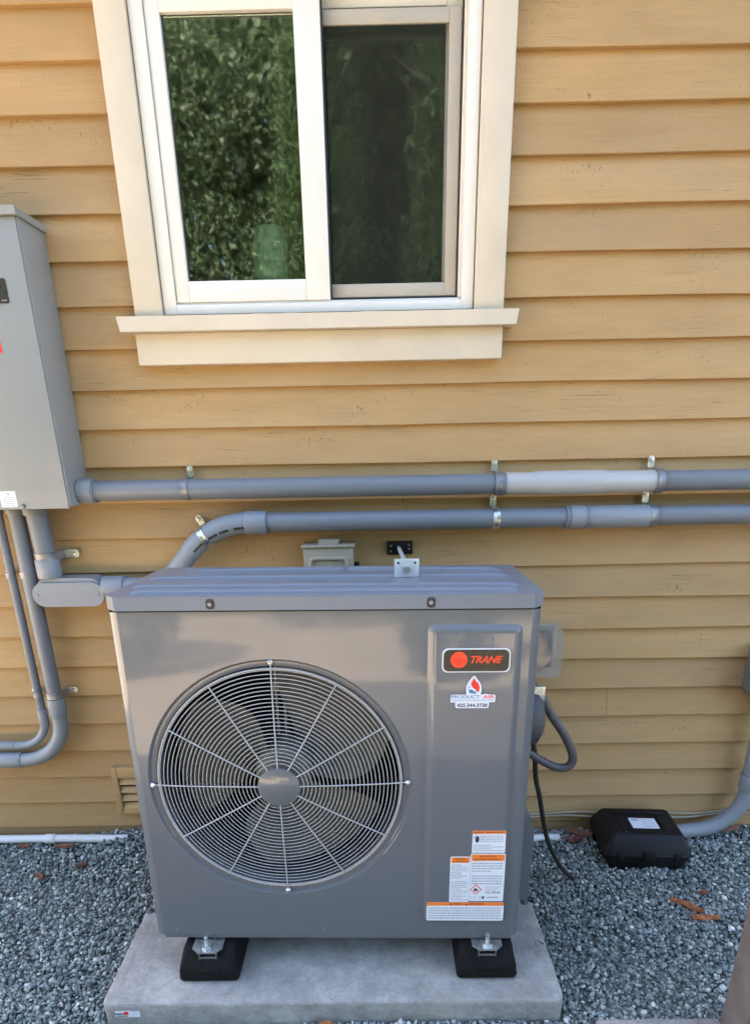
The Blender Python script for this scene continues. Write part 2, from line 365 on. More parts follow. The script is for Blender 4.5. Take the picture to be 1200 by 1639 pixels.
ico = bmesh.new(); bmesh.ops.create_icosphere(ico, subdivisions=1, radius=1.0)
IV = np.array([v.co[:] for v in ico.verts]); IF = np.array([[v.index for v in fc.verts] for fc in ico.faces]); ico.free()
def gheight(x, y):
    h = .016 * np.exp(-((y + .02) / .14) ** 2)
    h += .030 * np.exp(-((x + 1.0) / .13) ** 2 - ((y + .06) / .13) ** 2)
    h += .006 * np.sin(5.1 * x + 1.3) * np.sin(6.3 * y + .4)
    return h
def stones(n, xr, yr, zj, smin, smax, keep=None):
    x = rng.uniform(*xr, n); y = rng.uniform(*yr, n)
    ok = ~((x > -.80) & (x < .425) & (y > -.828) & (y < -.44))      # the pad sits here
    ok &= ~((x > .75) & (x < 1.03) & (y > -.225) & (y < -.03))       # the black box sits here
    x, y = x[ok], y[ok]; n = len(x)
    s = rng.uniform(smin, smax, n) * np.where(rng.random(n) < .10, 1.35, 1)
    base = IV[None] * (1 + rng.uniform(-.34, .34, (n, len(IV), 1)))
    base = base * np.stack([rng.uniform(.85, 1.25, n), rng.uniform(.70, 1.1, n), rng.uniform(.42, .80, n)], 1)[:, None]
    q = rng.normal(size=(n, 4)) * np.array([1, .38, .38, 1]); q /= np.linalg.norm(q, axis=1)[:, None]; w, i, j, k = q.T
    Rm = np.stack([1 - 2 * (j * j + k * k), 2 * (i * j - k * w), 2 * (i * k + j * w), 2 * (i * j + k * w), 1 - 2 * (i * i + k * k), 2 * (j * k - i * w), 2 * (i * k - j * w), 2 * (j * k + i * w), 1 - 2 * (i * i + j * j)], 1).reshape(n, 3, 3)
    V = np.einsum('nij,nvj->nvi', Rm, base) * s[:, None, None]
    z = gheight(x, y) + rng.uniform(*zj, n)
    V += np.stack([x, y, z], 1)[:, None]
    tone = np.clip(rng.beta(1.5, 2.1, n) + np.where(rng.random(n) < .07, .42, 0), 0, 1)
    return V, np.repeat(tone, len(IV))
sets = [stones(34000, (-1.75, 1.75), (-1.02, .0), (-.010, -.003), .0048, .0090), stones(22000, (-1.75, 1.75), (-1.02, .0), (-.004, .004), .0042, .0092), stones(26000, (-1.75, 1.75), (-1.02, .0), (-.005, .005), .0022, .0046),
        stones(9000, (-1.9, 1.9), (-1.7, -1.0), (-.008, .003), .006, .011)]
V = np.concatenate([s[0] for s in sets]); T = np.concatenate([s[1] for s in sets]); n = len(V)
F = (IF[None] + (np.arange(n) * len(IV))[:, None, None]).reshape(-1, 3)
go = bpy.data.objects.new('gravel', np_mesh('gravel', V.reshape(-1, 3), F, 'stone', T)); COL.objects.link(go)
go['kind'] = 'stuff'; tag(go, 'blue grey crushed stone covering the ground along the wall', 'gravel')

# ------------------------------------------------------------------ house
house = thing('house', 'tan clapboard house wall with a cream trimmed sliding window', 'house', (0, .02, 0))
ZL = lambda k: (21.5 - k) * .11
def board(x0, x1, z0, h=.132, seed=0):
    rr = random.Random(seed); n = max(2, int((x1 - x0) / .09)); bm = bmesh.new(); rows = []
    ph = [rr.uniform(0, 6.3) for _ in range(4)]; dy0 = rr.uniform(0, .0012)
    prof = [(.0155, 0), (.0014, 0), (0, .0014), (.0064, .044), (.0113, .077), (.0195, h), (.023, h)]
    for i in range(n + 1):
        x = x0 + (x1 - x0) * i / n
        dz = .0009 * sin(2.1 * x + ph[0]) + .0006 * sin(7.3 * x + ph[1]); dy = -dy0 + .0006 * sin(3.1 * x + ph[2])
        rows.append([bm.verts.new((x, y + (dy if j in (1, 2) else 0), z0 + z + (dz if j < 3 else 0))) for j, (y, z) in enumerate(prof)])
    for A, B in zip(rows, rows[1:]):
        for k in range(len(prof)): bm.faces.new((A[k], B[k], B[(k + 1) % len(prof)], A[(k + 1) % len(prof)]))
    bm.faces.new(rows[0]); bm.faces.new(rows[-1][::-1])
    return mesh_obj('clapboard', bm, 'siding', house, smooth=30)
OX0, OX1, OZ0, OZ1 = -.700, .285, 1.70, 2.60
for k in range(21, -6, -1):
    z = ZL(k)
    if z + .132 > 1.75 and z < 2.62:
        spans = [(-2.7, -.715), (.300, 3.6)]
    else: spans = [(-2.7, 3.6)]
    if k == 17: spans = [(-2.7, .7605), (.7615, 3.6)]
    if k == 3: spans = [(-2.7, -.715), (.300, 1.93), (1.931, 3.6)]
    if k == 12: spans = [(-2.7, -2.1), (-2.099, 3.6)]
    for j, (x0, x1) in enumerate(spans): board(x0, x1, z, seed=k * 3 + j)
P('skirt_board', house, 'siding', (box, -2.7, 3.6, .012, .022, -.02, .066, .001))
bmw = bmesh.new()
for (x0, x1, z0, z1) in ((-2.7, OX0, -.05, 3.0), (OX1, 3.6, -.05, 3.0), (OX0, OX1, -.05, OZ0), (OX0, OX1, OZ1, 3.0)): box(bmw, x0, x1, .0245, .14, z0, z1)
mesh_obj('wall_core', bmw, 'soil', house, smooth=0)
P('soffit', house, 'soffit', (box, -2.86, 4.0, -.33, .02, 2.955, 2.975))
P('fascia', house, 'trim', (box, -2.86, 4.0, -.355, -.33, 2.93, 3.09, .003))
bmr = bmesh.new(); s = bmesh.new(); vv = [s.verts.new(p) for p in ((-2.9, -.40, 3.06), (4.1, -.40, 3.06), (4.1, 4.0, 4.95), (-2.9, 4.0, 4.95), (-2.9, -.40, 3.12), (4.1, -.40, 3.12), (4.1, 4.0, 5.01), (-2.9, 4.0, 5.01))]
for q in ((0, 3, 2, 1), (4, 5, 6, 7), (0, 1, 5, 4), (2, 3, 7, 6), (1, 2, 6, 5), (3, 0, 4, 7)): s.faces.new([vv[i] for i in q])
addbm(bmr, s)
for r in range(22):
    y = -.38 + r * .2; zz = 3.128 + (y + .40) * .4295; mt = Matrix.Translation((0, y, zz)) @ Matrix.Rotation(math.atan(.4295), 4, 'X')
    box(bmr, -2.9, 4.1, 0, .23, 0, .009, 0, 2, mt)
mesh_obj('roof', bmr, 'shingle', house, smooth=0)
bmi = bmesh.new()
box(bmi, -2.7, -2.6, .14, 4.0, -.05, 3.0); box(bmi, 3.5, 3.6, .14, 4.0, -.05, 3.0); box(bmi, -2.7, 3.6, 3.9, 4.0, -.05, 4.6)
mesh_obj('side_wall', bmi, 'soffit', house, smooth=0)
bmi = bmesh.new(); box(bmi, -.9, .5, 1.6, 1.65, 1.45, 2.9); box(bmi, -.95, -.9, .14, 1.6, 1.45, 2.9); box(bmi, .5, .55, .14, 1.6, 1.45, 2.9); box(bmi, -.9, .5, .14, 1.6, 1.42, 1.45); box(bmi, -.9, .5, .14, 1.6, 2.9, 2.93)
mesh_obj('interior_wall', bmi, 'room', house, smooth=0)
# window (a part of the house); its pieces are its sub-parts
def frame4(bm, x0, x1, z0, z1, wl, wr, wb, wt, y0, y1, r=.002):
    box(bm, x0, x0 + wl, y0, y1, z0, z1, r); box(bm, x1 - wr, x1, y0, y1, z0, z1, r)
    box(bm, x0 + wl - .0002, x1 - wr + .0002, y0 + .0004, y1 - .0004, z0, z0 + wb, r); box(bm, x0 + wl - .0002, x1 - wr + .0002, y0 + .0004, y1 - .0004, z1 - wt, z1, r)
win = P('window', house, 'vinyl', (frame4, -.648, .2295, 1.7865, 2.548, .036, .034, .0245, .03, -.0185, .085), label='white vinyl sliding window in cream wooden trim')
P('trim_board', win, 'trim', (box, -.730, -.651, -.030, .016, 1.7785, 2.553, .0025))
P('trim_board', win, 'trim', (box, .2325, .3155, -.030, .016, 1.7785, 2.553, .0025))
P('trim_board', win, 'trim', (box, -.745, .330, -.034, .016, 2.5535, 2.66, .0025), label='head trim board above the window')
P('sill', win, 'trim', (prism, [(-.7735, 1.7775), (.3535, 1.7775), (.3475, 1.7395), (-.7665, 1.7395)], -.062, .016, .003))
P('apron', win, 'trim', (box, -.737, .3165, -.030, .016, 1.657, 1.7390, .0025))
P('caulk_bead', win, 'trim', (tube, [(-.645 + i * .0437, -.021 + random.uniform(-.001, .001), 1.7785 + random.uniform(0, .003)) for i in range(21)], .0048, 6))
# stops: inner steps of the vinyl frame
P('track', win, 'vinyl', (box, -.6118, .1952, -.006, .08, 1.811, 1.8175, .001), (box, .189, .1955, -.004, .08, 1.8177, 2.518, .001))
sashL = P('sash', win, 'vinyl', (frame4, -.6105, -.1735, 1.818, 2.5175, .0375, .0675, .052, .07, -.012, .014, .0025), label='left sash with a wide white frame')
P('pane', sashL, 'glass', (box, -.5725, -.2415, .0035, .0075, 1.8705, 2.447)).parent = win
P('glazing_bead', win, 'gasket', (frame4, -.5735, -.2405, 1.8695, 2.448, .0022, .0022, .002, .002, .0005, .0034, 0))
P('screen_frame', win, 'screenframe', (frame4, -.1925, .1835, 1.827, 2.459, .018, .032, .0335, .031, .016, .026, .002))
P('screen', win, 'screen', (box, -.175, .152, .0205, .0212, 1.860, 2.4285), smooth=0)
P('weatherstrip', win, 'gasket', (box, -.1732, -.1690, -.004, .0155, 1.8177, 2.5170), (box, .1842, .1890, .0155, .021, 1.8177, 2.517), (box, -.1690, .1842, .0155, .021, 1.8177, 1.8262))
P('rear_sash', win, 'vinyl', (frame4, -.205, .1888, 1.8177, 2.5175, .03, .042, .048, .045, .040, .062, .002))
P('pane', win, 'glass', (box, -.176, .148, .050, .054, 1.865, 2.474))
P('blind', win, 'blind', (box, -.60, .17, .10, .125, 2.452, 2.62, .003), (box, -.60, .17, .098, .128, 2.434, 2.4515, .006))
jar = P('jar', None, 'teal', (lathe, [(.0, 0), (.046, 0), (.050, .006), (.050, .10), (.044, .125), (.044, .14), (.040, .14), (.040, .12), (.0, .12)], 28, Matrix.Translation((-.348, .074, 1.872)) @ Matrix.Rotation(pi / 2, 4, 'X')))
jar.data.transform(Matrix.Identity(4)); tag(jar, 'teal glass jar standing behind the left window pane', 'jar')
P('stool_board', win, 'vinyl', (box, -.69, .275, .086, .24, 1.850, 1.8695, .003))
# crawl space vent
vent = P('crawl_vent', house, 'siding', (frame4, -1.058, -.70, .118, .318, .022, .022, .02, .045, -.014, .010, .002), label='louvred tan vent low in the wall')
P('vent_back', vent, 'gasket', (box, -1.037, -.72, .006, .0085, .137, .274))
for i in range(4):
    zc = .150 + i * .035; P('slat', vent, 'siding', (box, -1.036, -.721, -.0125, .0125, -.002, .002, .001, 2, Matrix.Translation((0, -.0045, zc)) @ Matrix.Rotation(radians(62), 4, 'X')))

# ------------------------------------------------------------------ electrical panel at the left
BX = -.9585
pan = thing('electrical_panel', 'light grey steel electrical panel box on the wall beside the window', 'electrical box', (-1.18, 0, 1.265))
P('cabinet', pan, 'box', (box, -1.42, BX, -.140, -.001, 1.272, 2.000, .002))
P('cover', pan, 'box', (box, -1.421, BX - .004, -.1475, -.1402, 1.2675, 1.992, .0018))
P('rain_cap', pan, 'box', (prism, [(0, 0), (1, 0)] and [(-1.43, 1.9935), (BX + .006, 1.9935), (BX + .006, 2.010), (BX + .002, 2.013), (-1.43, 2.013)], -.158, -.001, .002))
bd = P('badge', pan, 'badge', (prism, rrect(-1.30, -1.0175, 1.799, 1.856, .004, 3), -.1500, -.1477), label='black maker badge on the cover')
P('badge_line', bd, 'grey_ink', (box, -1.036, -1.022, -.1504, -.1500, 1.8045, 1.8065))
rs = P('sticker', pan, 'red', (prism, [(-1.13, 1.682), (-1.0635, 1.682), (-1.0635, 1.702), (-1.066, 1.716), (-1.072, 1.7225), (-1.13, 1.7225)], -.1484, -.1477), label='red sticker on the cover')
text('T', -1.077, -1.0665, 1.688, 1.702, -.1487, 'white', rs)
wl = P('sticker', pan, 'white', (box, -1.16, -1.1115, -.1483, -.1477, 1.2745, 1.320), label='white sticker at the bottom of the cover')
P('print_lines', wl, 'grey_ink', *[(box, -1.152, -1.119 + random.uniform(-.006, 0), -.1486, -.1483, 1.279 + i * .0055, 1.2806 + i * .0055) for i in range(5)], (cyl, (-1.1335, -.1486, 1.312), (-1.1335, -.1483, 1.312), .0035, 14))
P('latch_screw', pan, 'strap', (cyl, (-1.096, -.156, 1.2765), (-1.096, -.147, 1.2765), .0062, 14, .0015))

# ------------------------------------------------------------------ conduits
def hpipe(name, parent, mat, x0, x1, y, z, r, ch=.001, label=None): return P(name, parent, mat, (cyl, (x0, y, z), (x1, y, z), r, 28, ch), label=label)
YC = -.068; ZU = 1.3105
cu = thing('conduit', 'upper grey conduit running right from the electrical panel with pale expansion sleeve', 'conduit', (-.1, YC, ZU))
hpipe('pipe', cu, 'pvc', -.93, .345, YC, ZU, .0302)
hpipe('terminal_adapter', cu, 'pvcB', BX + .001, -.912, YC, ZU, .0365, .003)
hpipe('locknut', cu, 'pvc', -.9118, -.906, YC, ZU, .0345, .002)
hpipe('sleeve', cu, 'pvcL', .338, .796, YC, ZU, .0318, .002, 'pale sleeve of the expansion joint')
P('coupling', cu, 'pvcL', (tube, [(.418, YC, ZU), (.432, YC, ZU), (.445, YC, ZU), (.62, YC, ZU), (.634, YC, ZU), (.646, YC, ZU)], .035, 28, True, [.0322, .0345, .0352, .0352, .0345, .0322]))
hpipe('collar', cu, 'pvc', .320, .3395, YC, ZU, .0335, .002)
hpipe('collar', cu, 'pvc', .788, .803, YC, ZU, .0335, .002)
hpipe('pipe', cu, 'pvc', .803, 1.9, YC, ZU, .0302)
Y2 = -.060; Z2 = 1.2065
cl = thing('conduit', 'lower grey conduit with printed elbow bending down behind the outdoor unit', 'conduit', (-.1, Y2, Z2))
hpipe('pipe', cl, 'pvc', -.400, .545, Y2, Z2, .0302)
# sweep: from the hub of the elbow fitting, right, up at 47 degrees, and over to the horizontal run
A1, RB = 48, .25
xe = -.455; c1 = (xe, Z2 - RB)
pts = arc(c1, RB, 90, 90 + A1, 14, Y2)
e = pts[-1]; d = (-sin(radians(90 + A1)) * -1, 0)
tx, tz = -cos(radians(A1)), -sin(radians(A1))
L = .012; p2 = (e[0] + tx * L, Y2, e[2] + tz * L)
zl = 1.010; R2 = .16
# lower bend turns the diagonal back to level
drop = p2[2] - zl; dR = R2 * (1 - cos(radians(A1))); L2 = (drop - dR) / sin(radians(A1))
p3 = (p2[0] + tx * L2, Y2, p2[2] + tz * L2)
c2 = (p3[0] - R2 * sin(radians(A1)), p3[2] + R2 * cos(radians(A1)))
low = arc(c2, R2, 270 + A1, 270, 8, Y2)
P('elbow', cl, 'pvcB', (tube, pts + [p2], .0330, 26), label='grey elbow with black printing')
P('pipe', cl, 'pvcB', (tube, [p2, p3] + low[1:], .0302, 24))
hpipe('coupling', cl, 'pvcB', -.462, -.394, Y2, Z2, .0362, .003)
P('print_marks', cl, 'ink', *[(box, -.0032 if i % 3 else -.0045, .0032 if i % 3 else .0045, -.0006, .0004, -.0042, .0042, 0, 2,
   Matrix.Translation((c1[0] + (RB - .011) * cos(t), Y2 - .0312, c1[1] + (RB - .011) * sin(t))) @ Matrix.Rotation(-(t - pi / 2), 4, 'Y') @ Matrix.Shear('XZ', 4, (random.uniform(-.5, .5), 0)))
   for i, t in enumerate([radians(91 + 1.9 * k) for k in range(24) if k not in (5, 6, 11, 17)])])
hpipe('collar', cl, 'pvc', .530, .5425, Y2, Z2, .0345, .002); 
hpipe('coupling', cl, 'pvcB', .543, .592, Y2, Z2, .0362, .003)
hpipe('collar', cl, 'pvc', .5885, .6005, Y2, Z2, .0372, .002)
hpipe('sleeve', cl, 'pvcL', .600, .790, Y2, Z2, .0345, .002, 'pale grey sleeve').data.materials[0] = M['pvcB']
hpipe('collar', cl, 'pvc', .783, .803, Y2, Z2, .0325, .002)
hpipe('pipe', cl, 'pvc', .803, 1.9, Y2, Z2, .0300)
xl = low[-1][0]
# conduit body (LL fitting) and the riser to the panel
lb = thing('conduit_fitting', 'rounded grey conduit fitting with flat cover plate left of the outdoor unit', 'conduit fitting', (-1.05, Y2, zl))
P('fitting_body', lb, 'pvcB', (prism, rrect(-1.150, -.936, .962, 1.046, .040, 7), -.082, -.022, .004))
cp = P('cover_plate', lb, 'pvcB', (prism, rrect(-1.160, -.930, .955, 1.033, .038, 8), -.0905, -.0825, .002))
for x in (-1.143, -.948): P('screw', cp, 'strap', (cyl, (x, -.0925, .994), (x, -.0900, .994), .0045, 12, .001))
P('hub', lb, 'pvcB', (cyl, (-.937, Y2, zl), (-.868, Y2, zl), .0365, 26, .003))
P('hub', lb, 'pvcB', (cyl, (-1.106, Y2, 1.046), (-1.106, Y2, 1.105), .0370, 26, .003))
P('pipe', cl, 'pvcB', (cyl, (xl, Y2, zl), (-.87, Y2, zl), .0302, 24))
ri = thing('conduit', 'short thick grey conduit dropping from the panel to the rounded fitting', 'conduit', (-1.106, -.064, 1.1))
P('pipe', ri, 'pvc', (tube, [(-1.106, Y2, 1.095), (-1.106, Y2 - .008, 1.26)], .0302, 26))
P('terminal_adapter', ri, 'pvc', (cyl, (-1.106, -.068, 1.243), (-1.106, -.068, 1.2715), .0375, 26, .003))
def bent(label, x, y, ztop, zb, r, R_, xend, cpl_z, cx0, ctop=True):
    t = thing('conduit', label, 'conduit', (x, y, zb))
    P('pipe', t, 'pvc', (tube, [(x + .010, y - .012, ztop), (x + .004, y - .003, ztop - .25), (x, y, cpl_z)], r, 24))
    A = arc((x - R_, zb + R_), R_, 0, -90, 14, y)
    P('elbow', t, 'pvcB', (tube, [(x, y, cpl_z)] + A + [(cx0, y, zb)], r * 1.05, 24))
    P('coupling', t, 'pvcB', (cyl, (x, y, cpl_z - .034), (x, y, cpl_z + .034), r * 1.22, 24, .003))
    P('coupling', t, 'pvcB', (cyl, (cx0 - .09, y, zb), (cx0 + .004, y, zb), r * 1.2, 24, .003))
    P('pipe', t, 'pvc', (cyl, (xend, y, zb), (cx0 - .06, y, zb), r, 24))
    if ctop: P('terminal_adapter', t, 'pvc', (cyl, (x + .010, y - .012, 1.246), (x + .010, y - .012, 1.2715), r * 1.22, 24, .002))
    return t
bent('middle grey conduit dropping from the panel and sweeping left along the wall', -1.183, -.048, 1.2715, .378, .0238, .155, -1.9, .585, -1.352)
bent('thinnest grey conduit dropping from the panel and curving left inside a thicker one', -1.245, -.040, 1.2715, .432, .0135, .100, -1.9, .540, -1.372, True)

# straps: band, tab and screw
def strap(label, c, axis, r, tabdir, w=.022, bright=False, tab=.038):
    """band round a pipe at c (axis unit vector), tab pointing along tabdir against the wall"""
    t = thing('pipe_strap', label, 'pipe strap', c, 'pipe straps'); c = Vector(c); ax = Vector(axis).normalized(); td = Vector(tabdir).normalized()
    out = Vector((0, -1, 0)); bm = bmesh.new(); N = 22; rows = []
    for i in range(N + 1):
        th = radians(-100 + 200 * i / N); dr = out * cos(th) + td * sin(th)
        wv = w * .5
        rows.append([bm.verts.new(c + dr * rr + ax * s) for rr, s in ((r + .0005, -wv), (r + .0022, -wv * .9), (r + .0022, -wv * .35), (r + .0012, 0), (r + .0022, wv * .35), (r + .0022, wv * .9), (r + .0005, wv))])
    for A, B in zip(rows, rows[1:]):
        for k in range(6): bm.faces.new((A[k], A[k + 1], B[k + 1], B[k]))
    lo = c + td * (r + .0005); N2 = Vector((0, 1, 0)); q = []
    for o_, yv in ((.0005, c.y), (.0024, c.y), (.0024, -.0036), (.0005, -.0036)):
        for s in (-w * .45, w * .45): q.append(bm.verts.new(Vector((c.x, 0, c.z)) + td * (r + o_) + ax * s + N2 * yv))
    for k in range(4):
        i, j = 2 * k, 2 * ((k + 1) % 4); bm.faces.new((q[i], q[i + 1], q[j + 1], q[j]))
    mesh_obj('band', bm, 'zinc' if bright else 'strap', t, smooth=40)
    tc = c + td * (r + tab * .46); tc.y = -.0048
    ez = ax; ex = td
    mt = Matrix((ex, ez, Vector((0, 1, 0)))).transposed().to_4x4(); mt.translation = tc
    bm = bmesh.new(); q = rrect(-tab * .52, tab * .5, -w * .45, w * .45, w * .40, 5); s = bmesh.new()
    A = [s.verts.new((x, y, -.0012)) for x, y in q]; B = [s.verts.new((x, y, .0012)) for x, y in q]; s.faces.new(A); s.faces.new(B[::-1])
    for k in range(len(q)): s.faces.new((A[k], B[k], B[(k + 1) % len(q)], A[(k + 1) % len(q)]))
    bmesh.ops.transform(s, matrix=mt, verts=s.verts); addbm(bm, s)
    tb = mesh_obj('tab', bm, 'zinc', t, smooth=30)
    sc = c + td * (r + tab * .66)
    P('screw', tb, 'zinc', (cyl, (sc.x, -.0105, sc.z), (sc.x, -.004, sc.z), .0065, 14, .0018), (cyl, (sc.x, -.0112, sc.z), (sc.x, -.0100, sc.z), .0028, 6))
UPZ = (0, 0, 1); XA = (1, 0, 0)
strap('steel strap on the upper conduit nearest the electrical panel', (-.632, YC, ZU), XA, .0302, UPZ)
strap('steel strap at the left end of the pale sleeve on the upper conduit', (.316, YC, ZU), XA, .0325, UPZ)
strap('steel strap at the right end of the pale sleeve on the upper conduit', (.800, YC, ZU), XA, .0345, UPZ)
th = radians(90 + 33); ec = (c1[0] + RB * cos(th), Y2, c1[1] + RB * sin(th))
strap('bright steel strap on the printed elbow of the lower conduit', ec, (-sin(th), 0, cos(th)), .0330, (cos(th), 0, sin(th)), bright=True)
strap('shiny zinc strap on the lower conduit below the window corner', (.317, Y2, Z2), XA, .0302, UPZ, bright=True)
strap('dull steel strap at the right end of the lower conduit sleeve', (.797, Y2, Z2), XA, .0335, UPZ)
strap('strap with white tab on the short conduit above the rounded fitting', (-1.106, Y2, 1.112), UPZ, .0315, XA, .03, tab=.05)
strap('strap on the middle vertical conduit above its lower bend', (-1.183, -.048, .632), UPZ, .0245, XA, .024)
strap('small strap on the thinnest conduit above its lower bend', (-1.245, -.040, .632), UPZ, .0140, (-1, 0, 0), .02, tab=.026)
strap('strap on the middle vertical conduit beside the rounded fitting', (-1.1815, -.0495, 1.055), UPZ, .0245, (-1, 0, 0), .024, tab=.026)
strap('small strap on the thinnest conduit just left of the rounded fitting', (-1.2435, -.042, 1.052), UPZ, .0142, (-1, 0, 0), .02, tab=.026)

# ------------------------------------------------------------------ small things on the wall
ob = thing('junction_box', 'beige outdoor box with raised loop on its lid behind the unit', 'outlet box', (-.206, 0, 1.0))
P('box_body', ob, 'beige', (box, -.285, -.128, -.078, -.001, .99, 1.128, .004))
P('box_lid', ob, 'beige', (box, -.291, -.122, -.086, -.001, 1.1285, 1.1365, .003))
P('raised_loop', ob, 'beige', (tube, [(-.263, -.0785, 1.02), (-.263, -.0785, 1.068)] + arc((-.249, 1.080), .014, 180, 90, 5, -.0785) + arc((-.163, 1.080), .014, 90, 0, 5, -.0785) + [(-.149, -.0785, 1.068), (-.149, -.0785, 1.02)], .0075, 10))
P('knob', ob, 'beige', (prism, rrect(-.238, -.172, 1.1367, 1.152, .007, 4), -.07, -.025, .004))
tag(P('cable_plug', None, 'black', (box, -.127, -.112, -.024, -.001, 1.050, 1.069, .002), (cyl, (-.1195, -.012, .99), (-.1195, -.012, 1.052), .005, 10)), 'tiny black plug beside the beige box behind the unit', 'plug')
br = thing('tie_bracket', 'black wall plate with zinc rod tying the unit lid to the wall', 'bracket', (.02, 0, 1.1))
wp = P('wall_plate', br, 'black', (box, -.020, .063, -.007, -.0002, 1.091, 1.134, .0012))
for x, z in ((-.009, 1.101), (-.007, 1.119), (.051, 1.108), (.051, 1.121)): P('screw', wp, 'strap', (cyl, (x, -.0088, z), (x, -.0065, z), .0035, 10, .0008))
P('rod', br, 'bright', (tube, [(.018, -.004, 1.112), (.022, -.467, 1.142)], .0062, 10))
P('angle_plate', br, 'bright', (box, -.009, .053, -.4715, -.4685, 1.114, 1.160, .0008), (box, -.009, .053, -.4683, -.42, 1.1150, 1.1175, .0005))
P('nut', br, 'zinc', (cyl, (.022, -.480, 1.134), (.022, -.4716, 1.134), .0100, 6), (cyl, (.022, -.4845, 1.134), (.022, -.4716, 1.134), .0055, 12))
P('hole', br, 'gasket', (cyl, (.001, -.4721, 1.150), (.001, -.4714, 1.150), .0032, 12), (cyl, (.043, -.4721, 1.150), (.043, -.4714, 1.150), .0032, 12))
oc = thing('outlet_cover', 'clear plastic bubble cover over an outlet on the wall right of the unit', 'outlet cover', (.49, 0, .76))
P('back_box', oc, 'beige', (box, .425, .548, -.018, -.001, .690, .846, .004))
P('bubble', oc, 'clear', (prism, rrect(.420, .556, .684, .853, .022, 5), -.092, -.018, .012, 3))
P('receptacle', oc, 'coil', (prism, rrect(.432, .530, .705, .828, .008, 4), -.045, -.0185, .003))
eb = thing('equipment_box', 'grey green metal box cut off by the right edge of the photo', 'electrical box', (1.29, 0, .6))
P('cabinet', eb, 'boxd', (prism, [(1.228, .605), (1.245, .575), (1.45, .575), (1.45, .765), (1.228, .765)], -.10, -.001, .004))
rc = thing('conduit', 'grey conduit sweeping down at the right edge into the gravel', 'conduit', (1.29, -.05, .05))
P('pipe', rc, 'pvcB', (cyl, (1.292, -.052, .262), (1.292, -.052, .57), .0255, 24))
P('coupling', rc, 'pvcB', (cyl, (1.292, -.052, .215), (1.292, -.052, .275), .0305, 24, .003))
P('collar', rc, 'pvc', (cyl, (1.292, -.052, .272), (1.292, -.052, .282), .0285, 24, .002))
P('elbow', rc, 'pvcB', (tube, [(1.292, -.052, .23)] + arc((1.122, .21), .17, 0, -90, 14, -.052) + [(1.04, -.055, .034), (.95, -.06, .012)], .0262, 24))
for nm, z, sg in (('upper', .092, 0), ('lower', .078, 1.3)):
    tag(P('cable', None, 'beige', (tube, [(.30 + i * .04, -.0055 - .0015 * (sg > 0), z + .004 * sin(i * .8 + sg) - .008 * (i > 12) * sin(i * .4)) for i in range(45)], .0038, 6)), f'{nm} of two thin tan cables tacked along the bottom of the wall', 'cable')
wpipe = thing('drain_pipe', 'white plastic pipe lying on the gravel along the left foot of the wall', 'pipe', (-1.4, -.055, .035))
P('pipe', wpipe, 'pvcW', (cyl, (-2.4, -.048, .037), (-1.325, -.048, .036), .0150, 20), (cyl, (-1.31, -.048, .036), (-1.02, -.050, .033), .0152, 20))
P('coupling', wpipe, 'pvcW', (cyl, (-1.337, -.048, .036), (-1.297, -.048, .036), .0180, 20, .003))
tag(P('drain_pipe', None, 'pvcW', (cyl, (.35, -.07, .022), (.62, -.055, .016), .0145, 18)), 'short white plastic pipe on the gravel right of the unit', 'pipe')

# ------------------------------------------------------------------ concrete pad, feet
pad = thing('concrete_pad', 'grey concrete equipment pad under the outdoor unit', 'pad', (-.19, -.64, 0))
def padmesh(bm):
    Q = rrect(-.795, .418, -.822, -.445, .022, 4); D = []
    for (xa, ya), (xb, yb) in zip(Q, Q[1:] + Q[:1]):
        k = max(1, int(math.hypot(xb - xa, yb - ya) / .022))
        for i in range(k):
            t = i / k; w_ = .0011 if k > 3 else .0002
            D.append((xa + (xb - xa) * t + random.gauss(0, w_ * .6), ya + (yb - ya) * t + random.gauss(0, w_ * .6)))
    cx_, cy_ = -.19, -.63; N_ = len(D); rows = []
    for z, off in ((-.02, 0), (.02, -.0004), (.060, .0), (.0655, .0012), (.069, .0038), (.0702, .0075), (.0705, .03)):
        rows.append([bm.verts.new((x - math.copysign(off, x - cx_) + random.gauss(0, .0004), y - math.copysign(off, y - cy_) + random.gauss(0, .0004), z + (random.gauss(0, .0005) if z > .03 else 0))) for x, y in D])
    for A, B in zip(rows, rows[1:]):
        for k in range(N_): bm.faces.new((A[k], A[(k + 1) % N_], B[(k + 1) % N_], B[k]))
    bm.faces.new(rows[-1])
P('slab', pad, 'concrete', (padmesh,))
stp = P('sticker', pad, 'white', (box, -.760, -.695, -.8232, -.8223, .026, .047), label='small torn white sticker on the front edge')
P('print_lines', stp, 'ink', (box, -.760, -.738, -.8236, -.8232, .036, .040), (box, -.757, -.728, -.8236, -.8232, .029, .032))
P('print_patch', stp, 'red', (box, -.737, -.725, -.8236, -.8232, .035, .046))
for x, y in ((-.780, -.482), (.393, -.463)): P('anchor', pad, 'strap', (cyl, (x, y, .069), (x, y, .083), .0075, 8, .001), (cyl, (x, y, .0695), (x, y, .0725), .013, 16))
